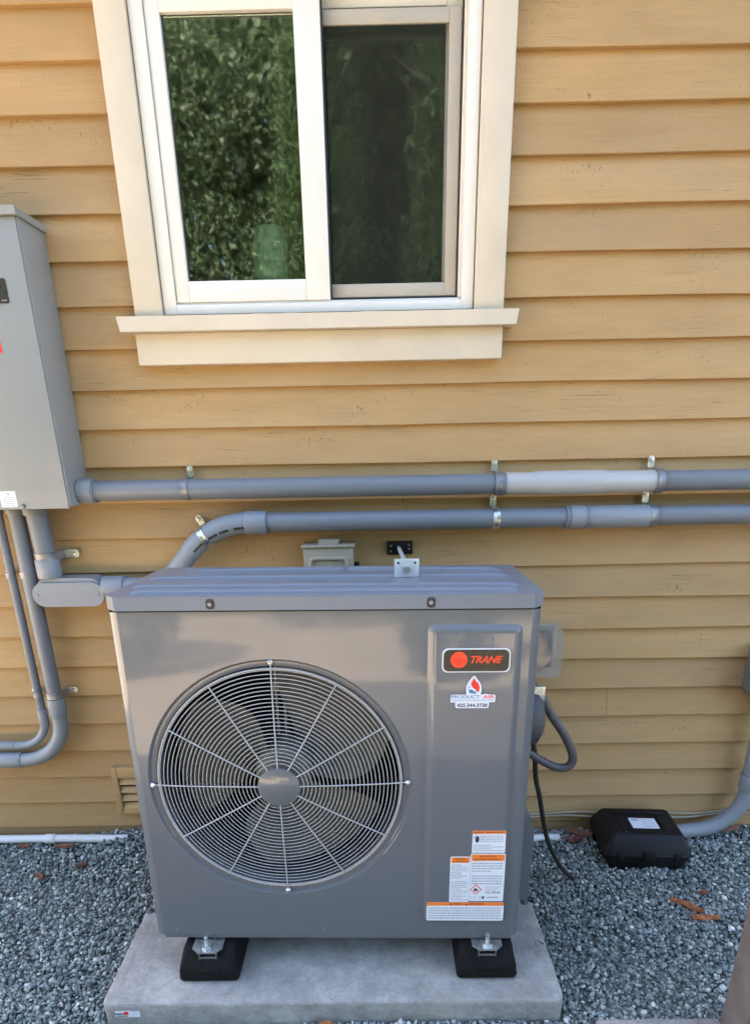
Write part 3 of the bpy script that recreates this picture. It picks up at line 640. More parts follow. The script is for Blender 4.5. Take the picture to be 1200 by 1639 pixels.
def foot(label, xc):
    t = thing('rubber_foot', label, 'support block', (xc, -.6, .07), 'rubber feet under the outdoor unit')
    w = .082; yb = -.4555
    prof = [(-.758, .0712), (-.757, .118), (-.724, .164), (yb, .164), (yb, .0712)]     # (y, z)
    def body(bm):
        secs = []
        for s, wx in ((-1, 1.0), (1, 1.0)):
            secs.append([bm.verts.new((xc + s * (w if z < .12 else w - .014 * (z - .118) / .046), y, z)) for y, z in prof])
        bm.faces.new(secs[0]); bm.faces.new(secs[1][::-1])
        for k in range(len(prof)): bm.faces.new((secs[0][k], secs[1][k], secs[1][(k + 1) % 5], secs[0][(k + 1) % 5]))
        bmesh.ops.recalc_face_normals(bm, faces=bm.faces); bev(bm, [e for e in bm.edges], .013, 4)
    P('block', t, 'rubber', (body,))
    P('slot', t, 'rubber', (box, xc - .024, xc + .030, -.7595, -.735, .100, .118, .002), (box, xc - .018, xc + .024, -.762, -.74, .094, .101, .002))
    P('channel', t, 'strap', (box, xc - .024, xc - .0215, -.744, -.70, .138, .166, .0006), (box, xc + .0215, xc + .024, -.744, -.70, .138, .166, .0006), (box, xc - .0242, xc + .0242, -.742, -.740, .139, .146, .0006))
    P('washer_plate', t, 'zinc', (prismz, [(xc - .040 + .0 * k, 0) for k in range(0)] or [(xc + .040 * sx, -.722 + .030 * sy) for sx, sy in ((-1, -.45), (-.55, -1), (.55, -1), (1, -.45), (1, 1), (-1, 1))], .1665, .171, .001))
    P('bolt', t, 'zinc', (cyl, (xc, -.733, .171), (xc, -.733, .178), .0145, 6), (cyl, (xc, -.733, .178), (xc, -.733, .208), .0058, 12, .001))
foot('black rubber foot under the left end of the outdoor unit', -.525)
foot('black rubber foot under the right end of the outdoor unit', .226)

# ------------------------------------------------------------------ the outdoor unit (written in its own frame: x right, y back, z up)
HP = thing('heat_pump', 'grey outdoor heat pump with a round fan guard standing on the concrete pad', 'heat pump', (0, -.7155, .187), rot=(-.0314, .0049, -.0146))
XL, XR, CH = -.670, .3105, .024; CX, CZ = -.3040, .4605; RO, RI = .3230, .3035; ZT = .898; DB = .352
def front(bm):
    x0, x1, z0, z1 = XL + CH, XR - CH, 0, ZT; N = 120
    angs = sorted(set([2 * pi * k / N for k in range(N)] + [math.atan2(z - CZ, x - CX) % (2 * pi) for x in (x0, x1) for z in (z0, z1)]))
    inner, outer = [], []
    for t in angs:
        c, s = cos(t), sin(t); inner.append((CX + RO * c, CZ + RO * s)); q = 1e9
        for d, lim in ((c, x1 - CX if c > 0 else x0 - CX), (s, z1 - CZ if s > 0 else z0 - CZ)):
            if abs(d) > 1e-9: q = min(q, lim / d)
        outer.append((CX + q * c, CZ + q * s))
    def ring(r, y): return [bm.verts.new((CX + r * cos(t), y, CZ + r * sin(t))) for t in angs]
    O_ = [bm.verts.new((x, 0, z)) for x, z in outer]
    rings = [O_, ring(RO + .0025, 0), ring(RO + .0006, .0008), ring(RO - .0028, .0078), ring(RO - .0048, .0088), ring(RI + .0060, .0090), ring(RI + .0018, .0106), ring(RI, .0150), ring(RI - .0005, .045)]
    n = len(angs)
    for A, B in zip(rings, rings[1:]):
        for k in range(n): bm.faces.new((A[k], B[k], B[(k + 1) % n], A[(k + 1) % n]))
P('front_panel', HP, 'unit', (front,), smooth=22)
def sides(bm):
    rows = []
    for z in (0, ZT):
        rows.append([bm.verts.new((x, y, z)) for x, y in ((XR - CH, 0), (XR - .010, .004), (XR - .003, .0115), (XR, CH), (XR, DB), (XL, DB), (XL, CH), (XL + .003, .0115), (XL + .010, .004), (XL + CH, 0))])
    for k in range(9): bm.faces.new((rows[0][k], rows[0][k + 1], rows[1][k + 1], rows[1][k]))
P('side_panel', HP, 'unit', (sides,), smooth=50)
P('base_pan', HP, 'unit', (prismz, [(XL + CH, .004), (XR - CH, .004), (XR - .003, CH), (XR - .003, DB - .002), (XL + .003, DB - .002), (XL + .003, CH)], -.012, .004))
LX0, LX1, LC = XL - .0035, XR + .0035, .026
LID = [(LX0 + LC, -.005), (LX1 - LC, -.005), (LX1, LC - .005), (LX1, .388), (LX1 - .02, .402), (LX0 + .02, .402), (LX0, .388), (LX0, LC - .005)]
lid = P('lid', HP, 'unit_skylit', (prismz, LID, .9020, .9335, .009, 4), smooth=40)
P('lid_seam', HP, 'gasket', (prismz, [(XL + CH + .002, .003), (XR - CH - .002, .003), (XR - .003, CH), (XR - .003, DB), (XL + .003, DB), (XL + .003, CH)], .895, .9025), smooth=0)
def ridge(bm, p, q, h=.0080, w=.0095):
    p, q = Vector(p), Vector(q); N = 8; rows = []
    d = (q - p).normalized(); sd_ = Vector((-d.y, d.x, 0)); L_ = (q - p).length
    for t in (0, .012 / L_, .03 / L_, 1 - .03 / L_, 1 - .012 / L_, 1):
        k = 0 if t in (0, 1) else (.8 if t < .02 / L_ or t > 1 - .02 / L_ else 1); c = p + (q - p) * t
        rows.append([bm.verts.new(c + sd_ * (w * cos(a_)) + Vector((0, 0, h * k * sin(a_) ** 1.2))) for a_ in [pi * i / N for i in range(N + 1)]])
    for A, B in zip(rows, rows[1:]):
        for k in range(N): bm.faces.new((A[k], B[k], B[k + 1], A[k + 1]))
for p_, q_ in (((-.628, .040), (.262, .040)), ((-.650, .112), (.275, .104)), ((-.648, .222), (.272, .228)), ((-.560, .330), (-.15, .352)), ((-.15, .352), (.268, .318))):
    P('lid_ridge', lid, 'unit_skylit', (ridge, (*p_, .9334), (*q_, .9334)), smooth=60)
for x in (-.430, .061):
    P('screw', lid, 'strap', (cyl, (x, -.0105, .917), (x, -.005, .917), .0050, 12, .0015)); P('notch', lid, 'inner', (prism, rrect(x - .0095, x + .0095, .9050, .9285, .007, 4), -.0062, -.0045, .001))
# service panel: raised with soft bevels
def sp(bm):
    x0, x1, z0, z1, b_, h_ = .0545, .2690, .0455, .8660, .0165, .0105; rows = []
    for i, y in ((0, .0006), (.0025, -.0012), (b_ - .003, -h_ + .0006), (b_, -h_), (b_ + .004, -h_ - .0001)):
        rows.append([bm.verts.new((x, y, z)) for x, z in rrect(x0 + i, x1 - i, z0 + i, z1 - i, max(.004, .017 - i), 5)])
    n = len(rows[0])
    for A, B in zip(rows, rows[1:]):
        for k in range(n): bm.faces.new((A[k], A[(k + 1) % n], B[(k + 1) % n], B[k]))
    bm.faces.new(rows[-1])
svc = P('service_panel', HP, 'unit', (sp,), smooth=60)
YF = -.0105
# maker badge
Q = []
for x, z in rrect(.0875, .2415, .7565, .8115, .012, 6):
    u_ = (x - .1645) / .077; Q.append((x, z + (.0035 * (1 - u_ * u_) if z > .784 else -.0035 * (1 - u_ * u_)) - .004 * max(0, abs(u_) - .75)))
bad = P('badge', HP, 'white', (prism, Q, YF - .0022, YF - .0001, .0006), label='black maker badge with white rim')
Q2 = [(.1645 + (x - .1645) * .958, .784 + (z - .784) * .90) for x, z in Q]
P('badge_face', bad, 'badge', (prism, Q2, YF - .0030, YF - .0022))
P('badge_disc', bad, 'logo_red', (cyl, (.1255, YF - .0030, .7855), (.1255, YF - .0038, .7855), .0192, 40))
P('badge_stripes', bad, 'red', *[(box, .1255 - w_, .1255 + w_ * .6, YF - .0041, YF - .0038, .7855 + dz, .7855 + dz + .0016) for dz, w_ in ((.004, .012), (.0005, .015), (-.003, .0165), (-.0065, .016), (-.010, .014))])
P('badge_mark', bad, 'red', (prism, [(.1215, .776), (.129, .776), (.1325, .790), (.127, .791), (.125, .786), (.119, .787)], YF - .0042, YF - .0038))
text('TRANE', .1525, .2240, .7775, .7950, YF - .0035, 'logo_red', bad, shear=.35, bold=.035)
# installer sticker: dark outline, white face, flame, name and number
def outline(g):
    drop = [(.1605 + .0165 * sin(t) * (1 - .45 * max(0, -cos(t)) ** 1), 0) for t in ()]
    P_ = [(.1085 - g, .6805 - g), (.1195 - g, .6805 - g), (.1200 - g, .6685 - g), (.1230 - g, .6660 - g), (.1955 + g, .6660 - g), (.1985 + g, .6685 - g), (.1995 + g, .6805 - g), (.2105 + g, .6805 - g), (.2130 + g, .6835), (.2130 + g, .6985 + g * .5), (.2100, .7010 + g), (.1960, .7010 + g), (.1895, .7035 + g), (.1830, .7010 + g), (.1790 + g, .7010 + g),
          (.1805 + g, .7100), (.1795 + g, .7220), (.1740 + g, .7330), (.1665 + g * .8, .7430), (.1640 + g * .4, .7470 + g), (.1600 - g * .4, .7470 + g), (.1570 - g * .8, .7430), (.1490 - g, .7330), (.1440 - g, .7220), (.1435 - g, .7100), (.1450 - g, .7010 + g), (.1110, .7010 + g), (.1085 - g, .6985 + g * .5)]
    return P_
ins = P('sticker', HP, 'navy', (prism, outline(.0014), YF - .0005, YF - .0001), label='white contractor sticker with a flame', smooth=0)
P('sticker_face', ins, 'white', (prism, outline(-.0004), YF - .0009, YF - .0005), smooth=0)
P('flame_print', ins, 'red', (prism, [(.1620, .7420), (.1660, .7335), (.1725, .7270), (.1755, .7180), (.1740, .7090), (.1715, .7060), (.1650, .7125), (.1575, .7190), (.1545, .7270), (.1575, .7330)][::-1], YF - .0012, YF - .0009), smooth=0)
P('swirl_print', ins, 'white', (tube, [(.1540, YF - .0013, .7275), (.1570, YF - .0013, .7185), (.1650, YF - .0013, .7120), (.1705, YF - .0013, .7050)], .0011, 6))
P('frost_print', ins, 'blue', (cyl, (.1560, YF - .0012, .7085), (.1560, YF - .0009, .7085), .0050, 10), (cyl, (.1640, YF - .0012, .7055), (.1640, YF - .0009, .7055), .0035, 10))
P('frost_dots', ins, 'navy', *[(cyl, (x, YF - .0013, z), (x, YF - .0011, z), .0016, 8) for x, z in ((.1505, .7125), (.1545, .7060), (.1600, .7045), (.1590, .7100), (.1655, .7075), (.1510, .7190))])
text('PRODUCT', .1105, .1760, .6910, .6990, YF - .0012, 'blue', ins, bold=.02)
text('AIR', .1835, .2105, .6910, .6990, YF - .0012, 'red', ins, bold=.02)
text('HEATING, COOLING & ELECTRIC', .1115, .2090, .6845, .6880, YF - .0012, 'navy', ins)
text('425.344.3738', .1245, .1945, .6695, .6785, YF - .0012, 'navy', ins, bold=.03)
# warning stickers
def warn(x0, x1, z0, z1, hz, rows, head, label, dy=0, margin=.004, inset=0, hmat='orange', skip=()):
    y = YF - .0002 - dy; rr = random.Random(int(x0 * 9999))
    st = P('warning_sticker', HP, 'white', (prism, rrect(x0, x1, z0, z1, .003, 3), y - .0003, y), label=label, smooth=0)
    P('header', st, hmat, (box, x0 + inset, x1 - inset, y - .0006, y - .0003, z1 - hz, z1 - inset))
    hh = hz - inset
    for i, (tx_, fx, nl) in enumerate(head):
        zc = z1 - inset - hh * (i + .5) / nl if nl > 1 else z1 - inset - hh / 2; th_ = hh / nl * .52
        xa = x0 + (x1 - x0) * fx[0]; xb = x0 + (x1 - x0) * fx[1]
        P('hazard_triangle', st, 'ink', (prism, [(xa, zc - th_ / 2), (xa + th_ * 1.15, zc - th_ / 2), (xa + th_ * .575, zc + th_ / 2)], y - .0008, y - .0006))
        text(tx_, xa + th_ * 1.6, xb, zc - th_ / 2, zc + th_ / 2, y - .0008, 'ink', st)
    bm = bmesh.new(); zz0, zz1 = z0 + .004, z1 - hz - .004; pitch = (zz1 - zz0) / rows
    for r in range(rows):
        if r in skip: continue
        x = x0 + margin; zc = zz1 - pitch * (r + .5); end = x1 - margin - (rr.uniform(.0, .004) if rr.random() < .7 else (x1 - x0) * .35)
        while x < end:
            w_ = min(rr.uniform(.003, .009), end - x)
            if w_ > .001: box(bm, x, x + w_, y - .0005, y - .0003, zc - pitch * .24, zc + pitch * .24)
            x += w_ + .0016
    mesh_obj('print_lines', bm, 'grey_ink', st, smooth=0); return st
s1 = warn(.1745, .2580, .2705, .3350, .0085, 9, [('WARNING', (.06, .33), 1), ('AVERTISSEMENT', (.42, .92), 1)], 'topmost white sticker with orange header and hand symbol', skip=(4,))
P('hand_symbol', s1, 'white', (box, .1762, .1925, YF - .00085, YF - .0007, .298, .3245)); P('hand_symbol_ink', s1, 'navy', (prism, [(.1835, .3195), (.1875, .3215), (.1912, .3160), (.1915, .3065), (.1880, .3005), (.1835, .3020), (.1815, .3085)], YF - .0011, YF - .00085), (tube, [(.1772, YF - .001, .3195), (.1795, YF - .001, .3185), (.1800, YF - .001, .3155), (.1780, YF - .001, .3135)], .0006, 5))
s2 = warn(.1725, .2610, .1225, .2680, .0215, 15, [('WARNING', (.27, .72), 2), ('AVERTISSEMENT', (.12, .85), 2)], 'large white sticker with orange header and red flame diamond', inset=.0028, skip=(4, 9, 10, 11, 12, 13, 14))
P('hazard_diamond', s2, 'red', (prism, [(.1725 + .0015, .1585), (.1890, .1745), (.2045, .1585), (.1890, .1425)], YF - .0010, YF - .0006)); P('diamond_face', s2, 'white', (prism, [(.1768, .1585), (.1890, .1710), (.2012, .1585), (.1890, .1460)], YF - .0013, YF - .0010))
P('flame_symbol', s2, 'ink', (prism, [(.1845, .1525), (.1830, .1570), (.1850, .1610), (.1875, .1645), (.1895, .1625), (.1925, .1605), (.1945, .1570), (.1932, .1525), (.1910, .1545), (.1895, .1580), (.1880, .1545)], YF - .0016, YF - .0013))
text('A2L R454B', .2130, .2520, .1455, .1525, YF - .0006, 'ink', s2); P('print_rules', s2, 'grey_ink', *[(box, .2135, .2535 - i * .006, YF - .0007, YF - .0005, .1655 - i * .0055, .1668 - i * .0055) for i in range(3)], (box, .218, .248, YF - .0007, YF - .0005, .1320, .1360))
P('book_symbol', s2, 'grey_ink', (frame4, .1775, .1890, .1290, .1370, .001, .001, .001, .001, YF - .0007, YF - .0005, 0), (frame4, .1975, .2050, .1290, .1375, .001, .001, .001, .001, YF - .0007, YF - .0005, 0)); 
P('book_symbol', s2, 'ink', (box, .2065, .2115, YF - .0007, YF - .0005, .1290, .1375))
warn(.1210, .1718, .1195, .2590, .0185, 20, [('WARNING', (.25, .80), 2), ('AVERTISSEMENT', (.12, .90), 2)], 'narrow tall white sticker with orange header', inset=.0025, skip=(8,), margin=.003)
warn(.0625, .2640, .0600, .1185, .0105, 5, [('WARNING', (.30, .46), 1), ('AVERTISSEMENT', (.50, .74), 1)], 'wide white sticker with orange header along the panel bottom', dy=.0004)
for x, z in ((-.608, .019), (-.209, .021), (.186, .026), (.300, .855)): P('screw', HP, 'strap', (cyl, (x, -.0022 + (.012 if x > .29 else 0), z), (x, .004 + (.012 if x > .29 else 0), z), .0036, 10, .0008))
# fan guard: rings, spokes and cap are its pieces
YG = lambda r: .006 - .014 * (1 - (r / .31) ** 2)
gd = P('fan_guard', HP, 'unit', (lathe, [(.0001, YG(.05) - .0045), (.050, YG(.05) - .0045), (.0525, YG(.05) - .003), (.0530, YG(.05) + .002), (.0001, YG(.05) + .002)], 48, Matrix.Translation((CX, 0, CZ - .0030))), label='wire fan guard with a round centre cap')
NR = 25; rad = [.0615 + (.2970 - .0615) * i / (NR - 1) for i in range(NR)]
for i, r in enumerate(rad): P('ring', gd, 'wire', (torus, (CX, YG(r), CZ), r, .00125, 100, 6), smooth=60)
P('ring', gd, 'wire', (torus, (CX, YG(.3005), CZ), .3008, .0026, 100, 6), smooth=60)
for k in range(12):
    t = radians(30 * k + .5); main = k % 3 == 0; re_ = .3150 if main else .3010
    P('spoke', gd, 'wire', (tube, [(CX + r * cos(t), YG(min(r, .30)) - .003 + (.003 if r > .31 else 0), CZ + r * sin(t)) for r in np.linspace(.050, re_, 7)], .0018, 8), smooth=60)
    if main: P('guard_bolt', gd, 'zinc', (lathe, [(.0001, -.0025), (.0035, -.0020), (.0052, .0008), (.0066, .002), (.0066, .0085), (.0001, .0085)], 16, Matrix.Translation((CX + .3165 * cos(t), .0, CZ + .3165 * sin(t)))))
# fan, shroud and insides
P('shroud', HP, 'inner', (lathe, [(RI - .0005, .044), (RI - .001, .10), (RI - .002, .15), (RI + .012, .17)], 64, Matrix.Translation((CX, 0, CZ))))
P('coil', HP, 'coil', (box, XL + .02, XR - .02, .315, .33, .02, ZT - .02), smooth=0)
P('inner_wall', HP, 'inner', (box, .02, .024, .03, .31, .0, ZT - .01), (box, XL + .016, XL + .02, .03, .31, 0, ZT - .01), (box, XL + .02, .02, .03, .31, .002, .008), (box, XL + .02, .02, .03, .31, ZT - .02, ZT - .012), smooth=0)
fan = P('fan', HP, 'fan', (lathe, [(.0001, .055), (.060, .055), (.070, .062), (.074, .075), (.074, .135), (.0001, .135)], 40, Matrix.Translation((CX, 0, CZ))))
def blade(bm, t0):
    rows = []; NR_, NT_ = 9, 9
    for i in range(NR_):
        r = .070 + (.284 - .070) * i / (NR_ - 1); sweep = .35 * (i / (NR_ - 1)) ** 1.5; span = radians(74 + 24 * sin(pi * i / (NR_ - 1)))
        rows.append([bm.verts.new((CX + r * cos(t0 + sweep + span * (j / (NT_ - 1) - .5)), .096 + (.075 * (j / (NT_ - 1) - .5)) * (1 - .35 * i / (NR_ - 1)) + .010 * sin(pi * j / (NT_ - 1)), CZ + r * sin(t0 + sweep + span * (j / (NT_ - 1) - .5)))) for j in range(NT_)])
    for A, B in zip(rows, rows[1:]):
        for k in range(NT_ - 1): bm.faces.new((A[k], A[k + 1], B[k + 1], B[k]))
    bmesh.ops.solidify(bm, geom=bm.faces[:], thickness=.0035)
for k in range(3): P('blade', fan, 'fan', (blade, radians(35 + 120 * k)), smooth=50)
P('motor_bracket', HP, 'wire', (box, CX - .026, CX - .021, .155, .175, .02, ZT - .03), (box, CX - .006, CX + .001, .155, .175, .02, ZT - .03), (box, CX - .03, CX + .012, .158, .17, .648, .672))
# valve covers on the right side
P('handle_cover', HP, 'unit', (prism, [(XR - .002, .67), (XR + .050, .70), (XR + .074, .725), (XR + .062, .775), (XR - .002, .80)], .17, .25, .004))
P('wiring_cover', HP, 'whip', (lathe, [(.0001, 0), (.075, 0), (.086, .030), (.080, .060), (.06, .074), (.0001, .078)], 32, Matrix.Translation((XR - .001, .235, .545)) @ Matrix.Rotation(-pi / 2, 4, 'Z')))
P('clip', HP, 'zinc', (box, XR, XR + .074, .200, .215, .598, .640, .002))
P('valve_cover', HP, 'unit', (prism, [(XR - .001, .035), (XR + .046, .045), (XR + .048, .262), (XR + .036, .300), (XR - .001, .308)], .10, .20, .006, 3))

# ------------------------------------------------------------------ conduit whip and cable at the right of the unit
def bez(pts, n=10):
    pts = [Vector(p) for p in pts]; P_ = [pts[0]] + pts + [pts[-1]]; out = []
    for i in range(1, len(P_) - 2):
        p0, p1, p2_, p3_ = P_[i - 1:i + 3]
        for k in range(n):
            t = k / n; out.append(.5 * ((2 * p1) + (-p0 + p2_) * t + (2 * p0 - 5 * p1 + 4 * p2_ - p3_) * t * t + (-p0 + 3 * p1 - 3 * p2_ + p3_) * t ** 3))
    return out + [pts[-1]]
tag(P('flexible_conduit', None, 'whip', (tube, bez([(.335, -.45, .83), (.385, -.45, .785), (.428, -.45, .712), (.475, -.45, .640), (.500, -.45, .580), (.490, -.45, .548), (.455, -.45, .546), (.405, -.45, .572), (.36, -.45, .603), (.315, -.45, .62)]), .0122, 14)), 'grey flexible conduit looping out from the right side of the unit', 'conduit')
tag(P('cable', None, 'cable', (tube, bez([(.330, -.46, .72), (.382, -.45, .628), (.405, -.43, .500), (.430, -.40, .415), (.482, -.345, .225), (.545, -.31, .09), (.604, -.281, .012), (.62, -.27, -.004)]), .0075, 10)), 'black cable hanging down the right side of the unit into the gravel', 'cable')

# ------------------------------------------------------------------ bait station
bs = thing('bait_station', 'black plastic rodent bait box with white label beside the wall', 'bait box', (.885, -.13, 0), rot=(0, 0, -.06))
def dome(bm, prof, jit=0):
    rows = [[bm.verts.new((x, y, z)) for x, y in rrect(-hx, hx, -hy0, hy1, r, 4)] for hx, hy0, hy1, r, z in prof]; n = len(rows[0])
    for A, B in zip(rows, rows[1:]):
        for k in range(n): bm.faces.new((A[k], A[(k + 1) % n], B[(k + 1) % n], B[k]))
    bm.faces.new(rows[0][::-1]); bm.faces.new(rows[-1])
P('base', bs, 'black', (dome, [(.128, .092, .10, .02, -.004), (.146, .106, .115, .022, .052), (.150, .110, .118, .024, .060)]), smooth=35)
bl = P('lid', bs, 'black', (dome, [(.150, .110, .118, .024, .0605), (.1515, .1115, .119, .024, .066), (.148, .108, .116, .024, .0735), (.146, .106, .112, .022, .086), (.122, .080, .092, .016, .128), (.114, .072, .084, .014, .1330)]), smooth=30)
P('lid_rib', bl, 'black', (box, -.095, .095, .050, .066, .130, .139, .004), (box, .062, .078, -.045, .035, .130, .1375, .004), (box, -.148, .148, -.1095, -.104, .066, .0715, .002), *[(box, x - .004, x + .004, -.1075, -.085, .088, .127, .003, 2, Matrix.Rotation(0, 4, 'X')) for x in ()], (box, -.080, -.064, -.045, .035, .130, .1375, .004))
bw = P('sticker', bs, 'white', (box, -.040, .052, -.040, .022, .1331, .1337), label='white label on the lid')
P('print_lines', bw, 'grey_ink', (box, -.034, -.006, .006, .016, .1337, .1339), *[(box, .000, .044, -.030 + i * .010, -.0275 + i * .010, .1337, .1339) for i in range(5)])
P('latch', bl, 'black', (box, -.020, .020, -.1155, -.106, .048, .082, .003), (box, .085, .108, -.1145, -.106, .050, .078, .003), (box, -.108, -.085, -.1145, -.106, .050, .078, .003))
P('lock', bl, 'gasket', (cyl, (-.072, -.062, .129), (-.072, -.062, .1345), .006, 12))

# ------------------------------------------------------------------ bark and leaves on the gravel
def chip(name, label, cat, pts, w, mat, z=.008, curl=.006, seed=1):
    rr = random.Random(seed); pts = [Vector((x, y, z + gheight(np.array([x]), np.array([y]))[0] + rr.uniform(0, curl))) for x, y in pts]; bm = bmesh.new(); rows = []; C = bez(pts, 5)
    for i, p in enumerate(C):
        d = (C[min(i + 1, len(C) - 1)] - C[max(i - 1, 0)]).normalized(); sd_ = Vector((-d.y, d.x, 0)).normalized(); ww = w * (.45 + .55 * sin(pi * (i + .6) / (len(C) + .2))) * rr.uniform(.75, 1.25)
        rows.append([bm.verts.new(p + sd_ * (ww * s_) + Vector((0, 0, zz + rr.uniform(-.0012, .0012)))) for s_, zz in ((-1, -.003), (-.7, .005), (0, .009 + curl * .3), (.6, .006), (1, -.003), (.0, -.004))])
    for A, B in zip(rows, rows[1:]):
        for k in range(6): bm.faces.new((A[k], A[(k + 1) % 6], B[(k + 1) % 6], B[k]))
    bm.faces.new(rows[0]); bm.faces.new(rows[-1][::-1])
    o = mesh_obj(name, bm, mat, smooth=25); return tag(o, label, cat, 'bark and leaf litter on the gravel')
chip('bark_chip', 'long curved orange bark strip in front of the black box', 'bark', [(.890, -.392), (.925, -.408), (.955, -.430), (.968, -.452)], .010, 'bark', seed=3)
chip('bark_chip', 'flat orange bark strip nearest the brown post', 'bark', [(.925, -.468), (.955, -.470), (.985, -.472), (1.012, -.470)], .010, 'bark', seed=4)
chip('dead_leaf', 'dark red curled leaf between the black cable and the black box', 'leaf', [(.640, -.085), (.665, -.082), (.700, -.080)], .016, 'deadleaf', seed=5, curl=.01)
chip('dead_leaf', 'brown leaf piled at the wall foot left of the black box', 'leaf', [(.650, -.028), (.69, -.040), (.74, -.062)], .018, 'deadleaf', seed=6, curl=.012)
chip('dead_leaf', 'brown leaf at the wall foot under the right hand conduit bend', 'leaf', [(1.20, -.025), (1.25, -.03), (1.31, -.025)], .015, 'deadleaf', seed=7)
chip('bark_chip', 'small brown bark crumb in the gravel left of the pad', 'bark', [(-1.292, -.235), (-1.272, -.228), (-1.255, -.240)], .010, 'deadleaf', seed=8)
chip('bark_chip', 'tiny dark bark crumb in the gravel nearest the vent', 'bark', [(-1.155, -.188), (-1.140, -.180), (-1.128, -.178)], .007, 'deadleaf', seed=9)
chip('bark_chip', 'reddish bark bit just in front of the white pipe at left', 'bark', [(-1.43, -.078), (-1.41, -.076), (-1.385, -.078)], .006, 'deadleaf', seed=10)
chip('dead_leaf', 'dark leaf just in front of the white pipe end at left', 'leaf', [(-1.29, -.082), (-1.255, -.080), (-1.215, -.084)], .008, 'deadleaf', seed=11)
chip('bark_chip', 'reddish bark bit on the gravel against the front of the pad', 'bark', [(-.225, -.842), (-.205, -.838), (-.185, -.840)], .006, 'bark', seed=12)
chip('dead_leaf', 'small red leaf in the gravel in front of the white label box', 'leaf', [(1.00, -.36), (1.015, -.358), (1.03, -.362)], .006, 'deadleaf', seed=13)

# ------------------------------------------------------------------ post at the right, edging
po = thing('wooden_post', 'brown painted wooden post at the lower right corner', 'post', (.93, -.90, 0))
P('post_board', po, 'post', (box, .8195, .92, -.93, -.838, -.05, 1.55, .004))
P('post_trim', po, 'post', (box, .845, .865, -.946, -.9302, -.05, 1.54, .003))
eg = P('edging', None, 'concrete', (box, .50, .8185, -.865, -.832, -.03, .012, .003)); eg['kind'] = 'structure'

# ------------------------------------------------------------------ trees across the drive (seen in the window glass)
def leaves(n, cen, ext, ln, wd, clump, shape, seed, face=Vector((0, 1, .5))):
    r = np.random.default_rng(seed); nc = n // clump
    u = r.normal(size=(nc, 3)); u /= np.linalg.norm(u, axis=1)[:, None]; rad_ = r.uniform(.70, 1.0, nc) ** .5
    c = u * rad_[:, None]
    if shape == 'cone':
        h = r.beta(1.2, 1.6, nc); ang = r.uniform(0, 2 * pi, nc); rr = (1 - h) ** .8 * r.uniform(.72, 1.0, nc)
        c = np.stack([rr * np.cos(ang), rr * np.sin(ang), 2 * h - 1], 1)
    c = c * np.array(ext) + np.array(cen)
    lump = 1 + .12 * np.sin(c[:, :1] * 3.1) * np.sin(c[:, 2:] * 2.7); c[:, :2] = (c[:, :2] - np.array(cen)[:2]) * lump + np.array(cen)[:2]
    tonec = np.clip(r.normal(.45, .30, nc), 0, 1)
    p = np.repeat(c, clump, 0) + r.normal(size=(nc * clump, 3)) * ln * (.85 if shape != 'cone' else .7)
    m_ = len(p); d = r.normal(size=(m_, 3)); d[:, 2] -= (.5 if shape != 'cone' else -1.0)
    out = (p - np.array(cen)) / np.array(ext); d += out * .8
    d /= np.linalg.norm(d, axis=1)[:, None]; s_ = np.cross(d, r.normal(size=(m_, 3))); s_ /= np.linalg.norm(s_, axis=1)[:, None]
    nn = np.cross(d, s_); L_ = ln * r.uniform(.7, 1.25, m_)[:, None]; W_ = wd * r.uniform(.7, 1.2, m_)[:, None]
    V = np.stack([p, p + d * L_ * .45 + s_ * W_ - nn * W_ * .25, p + d * L_, p + d * L_ * .45 - s_ * W_ - nn * W_ * .25], 1)
    F = np.array([[0, 1, 2], [0, 2, 3]])[None] + (np.arange(m_) * 4)[:, None, None]
    tone = np.clip(np.repeat(tonec, clump) + r.normal(0, .18, m_), 0, 1)
    return V.reshape(-1, 3), F.reshape(-1, 3), np.repeat(tone, 4)
def tree(name, label, cen, ext, n, ln, wd, clump, shape, mat, seed):
    t = thing(name, label, 'tree', (cen[0], cen[1], -.02), 'trees across the drive')
    V_, F_, T_ = leaves(n, cen, ext, ln, wd, clump, shape, seed)
    me = np_mesh('crown', V_, F_, mat, T_); o = bpy.data.objects.new('crown', me); COL.objects.link(o); o.parent = t; o.location = -t.location
    zt = cen[2] + ext[2] * (.9 if shape == 'cone' else .4); rr = random.Random(seed); N_ = 9
    bm = bmesh.new(); tube(bm, [(cen[0] + .05 * sin(i * 1.7 + seed), cen[1] + .05 * cos(i * 1.3), -.05 + zt * i / (N_ - 1)) for i in range(N_)], .1, 10, True, [.14 * (1 - .85 * i / (N_ - 1)) for i in range(N_)])
    for k in range(9):
        z = zt * (.35 + .06 * k); a_ = rr.uniform(0, 6.28); L_ = ext[0] * .75
        tube(bm, [(cen[0], cen[1], z), (cen[0] + cos(a_) * L_ * .5, cen[1] + sin(a_) * L_ * .5, z + .25), (cen[0] + cos(a_) * L_, cen[1] + sin(a_) * L_, z + .55)], .03, 6, True, [.04, .025, .008])
    mesh_obj('trunk', bm, 'trunk', t)
tree('laurel_tree', 'broad leaved laurel reflected in the left window pane', (-2.35, -6.6, 3.1), (1.35, .9, 2.8), 60000, .080, .0140, 22, 'ball', 'laurel', 21)
tree('cypress_tree', 'fine leaved cypress reflected beside the laurel', (-.62, -5.9, 3.3), (.85, .85, 4.0), 42000, .10, .008, 14, 'cone', 'cypress', 22)
tree('cypress_tree', 'second cypress reflected behind the insect screen', (.95, -6.3, 3.3), (1.1, 1.0, 3.9), 36000, .11, .012, 14, 'cone', 'cypress', 23)
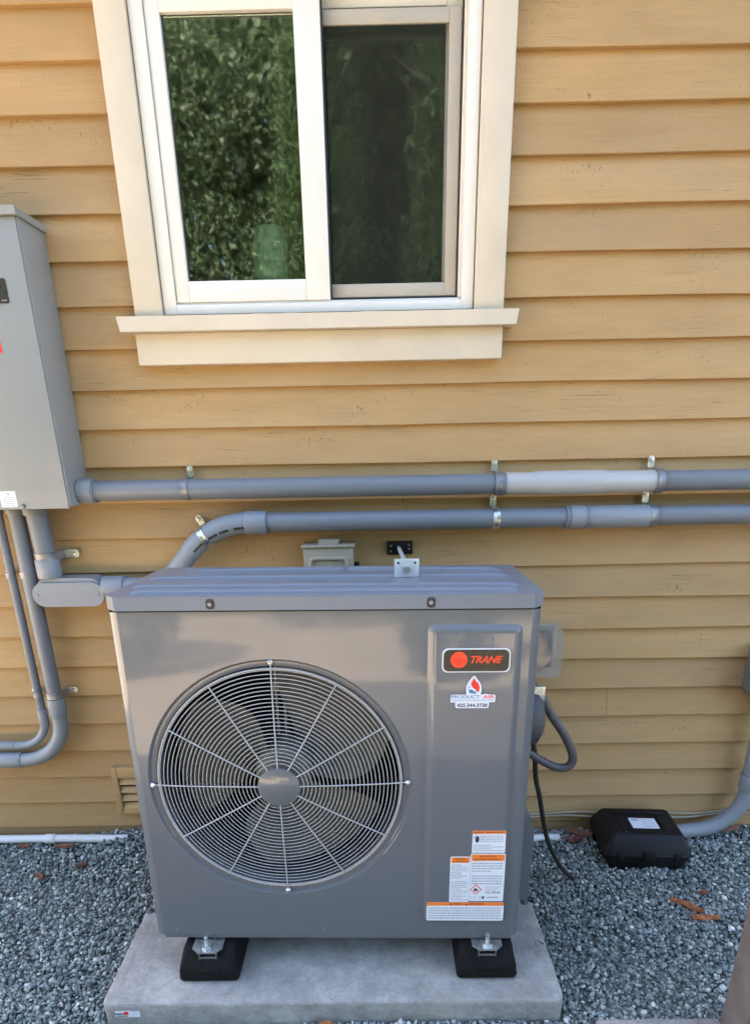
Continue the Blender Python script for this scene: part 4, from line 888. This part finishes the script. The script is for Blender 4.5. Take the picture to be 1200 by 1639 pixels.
tree('laurel_tree', 'laurel standing beyond the cypresses on the right', (2.9, -7.0, 3.0), (1.5, 1.1, 2.8), 12000, .14, .026, 9, 'ball', 'laurel', 24)
tree('laurel_tree', 'laurel at the far left end of the tree row', (-5.0, -7.0, 3.0), (1.7, 1.1, 2.8), 12000, .14, .026, 9, 'ball', 'laurel', 25)
tree('laurel_tree', 'tall laurel behind the first row of trees', (-1.9, -7.9, 3.4), (2.8, .8, 3.5), 42000, .17, .05, 9, 'ball', 'laurel', 26)
tree('cypress_tree', 'tall cypress behind the insect screen reflection', (1.2, -8.2, 3.7), (2.3, 1.0, 4.3), 36000, .18, .05, 12, 'cone', 'cypress', 27)
def blocker_shrub(label, cen, ext, n, seed):  # unseen bushes added to block sunlit drive from the casing's reflection
    t = thing('blocker_shrub', label, 'blocker_shrub', (cen[0], cen[1], -.02), 'low shrubs added to shape the casing reflection')
    V_, F_, T_ = leaves(n, cen, ext, .045, .012, 8, 'ball', seed)
    o = bpy.data.objects.new('foliage', np_mesh('foliage', V_, F_, 'laurel', T_)); COL.objects.link(o); o.parent = t; o.location = -t.location
    bm = bmesh.new(); rr = random.Random(seed)
    for k in range(7):
        tube(bm, [(cen[0], cen[1], -.03), (cen[0] + rr.uniform(-.4, .4) * ext[0], cen[1] + rr.uniform(-.4, .4) * ext[1], cen[2] * .8), (cen[0] + rr.uniform(-.8, .8) * ext[0], cen[1] + rr.uniform(-.6, .6) * ext[1], cen[2] * 1.4)], .01, 5, True, [.02, .014, .006])
    mesh_obj('stem', bm, 'trunk', t)
tree('laurel_tree', 'laurel closing the gap behind the two cypresses', (.35, -7.5, 3.9), (1.2, .6, 2.9), 26000, .16, .05, 9, 'ball', 'laurel', 28)
blocker_shrub('wide low shrub at the left, added to hide sunlit drive from the casing', (-2.50, -3.75, .40), (.80, .40, .46), 9000, 41)
blocker_shrub('narrow upright shrub near the middle, added to darken a gap in the casing reflection', (.21, -3.75, .45), (.14, .16, .48), 2600, 42)
blocker_shrub('smallest upright shrub right of the narrow one, added to darken the casing reflection', (.57, -3.75, .40), (.10, .12, .42), 1800, 43)
blocker_shrub('broad low shrub at the right, added to darken the casing reflection', (1.75, -3.7, .40), (.72, .36, .44), 7000, 44)
for o in S.objects:
    if '_w' in o: del o['_w']
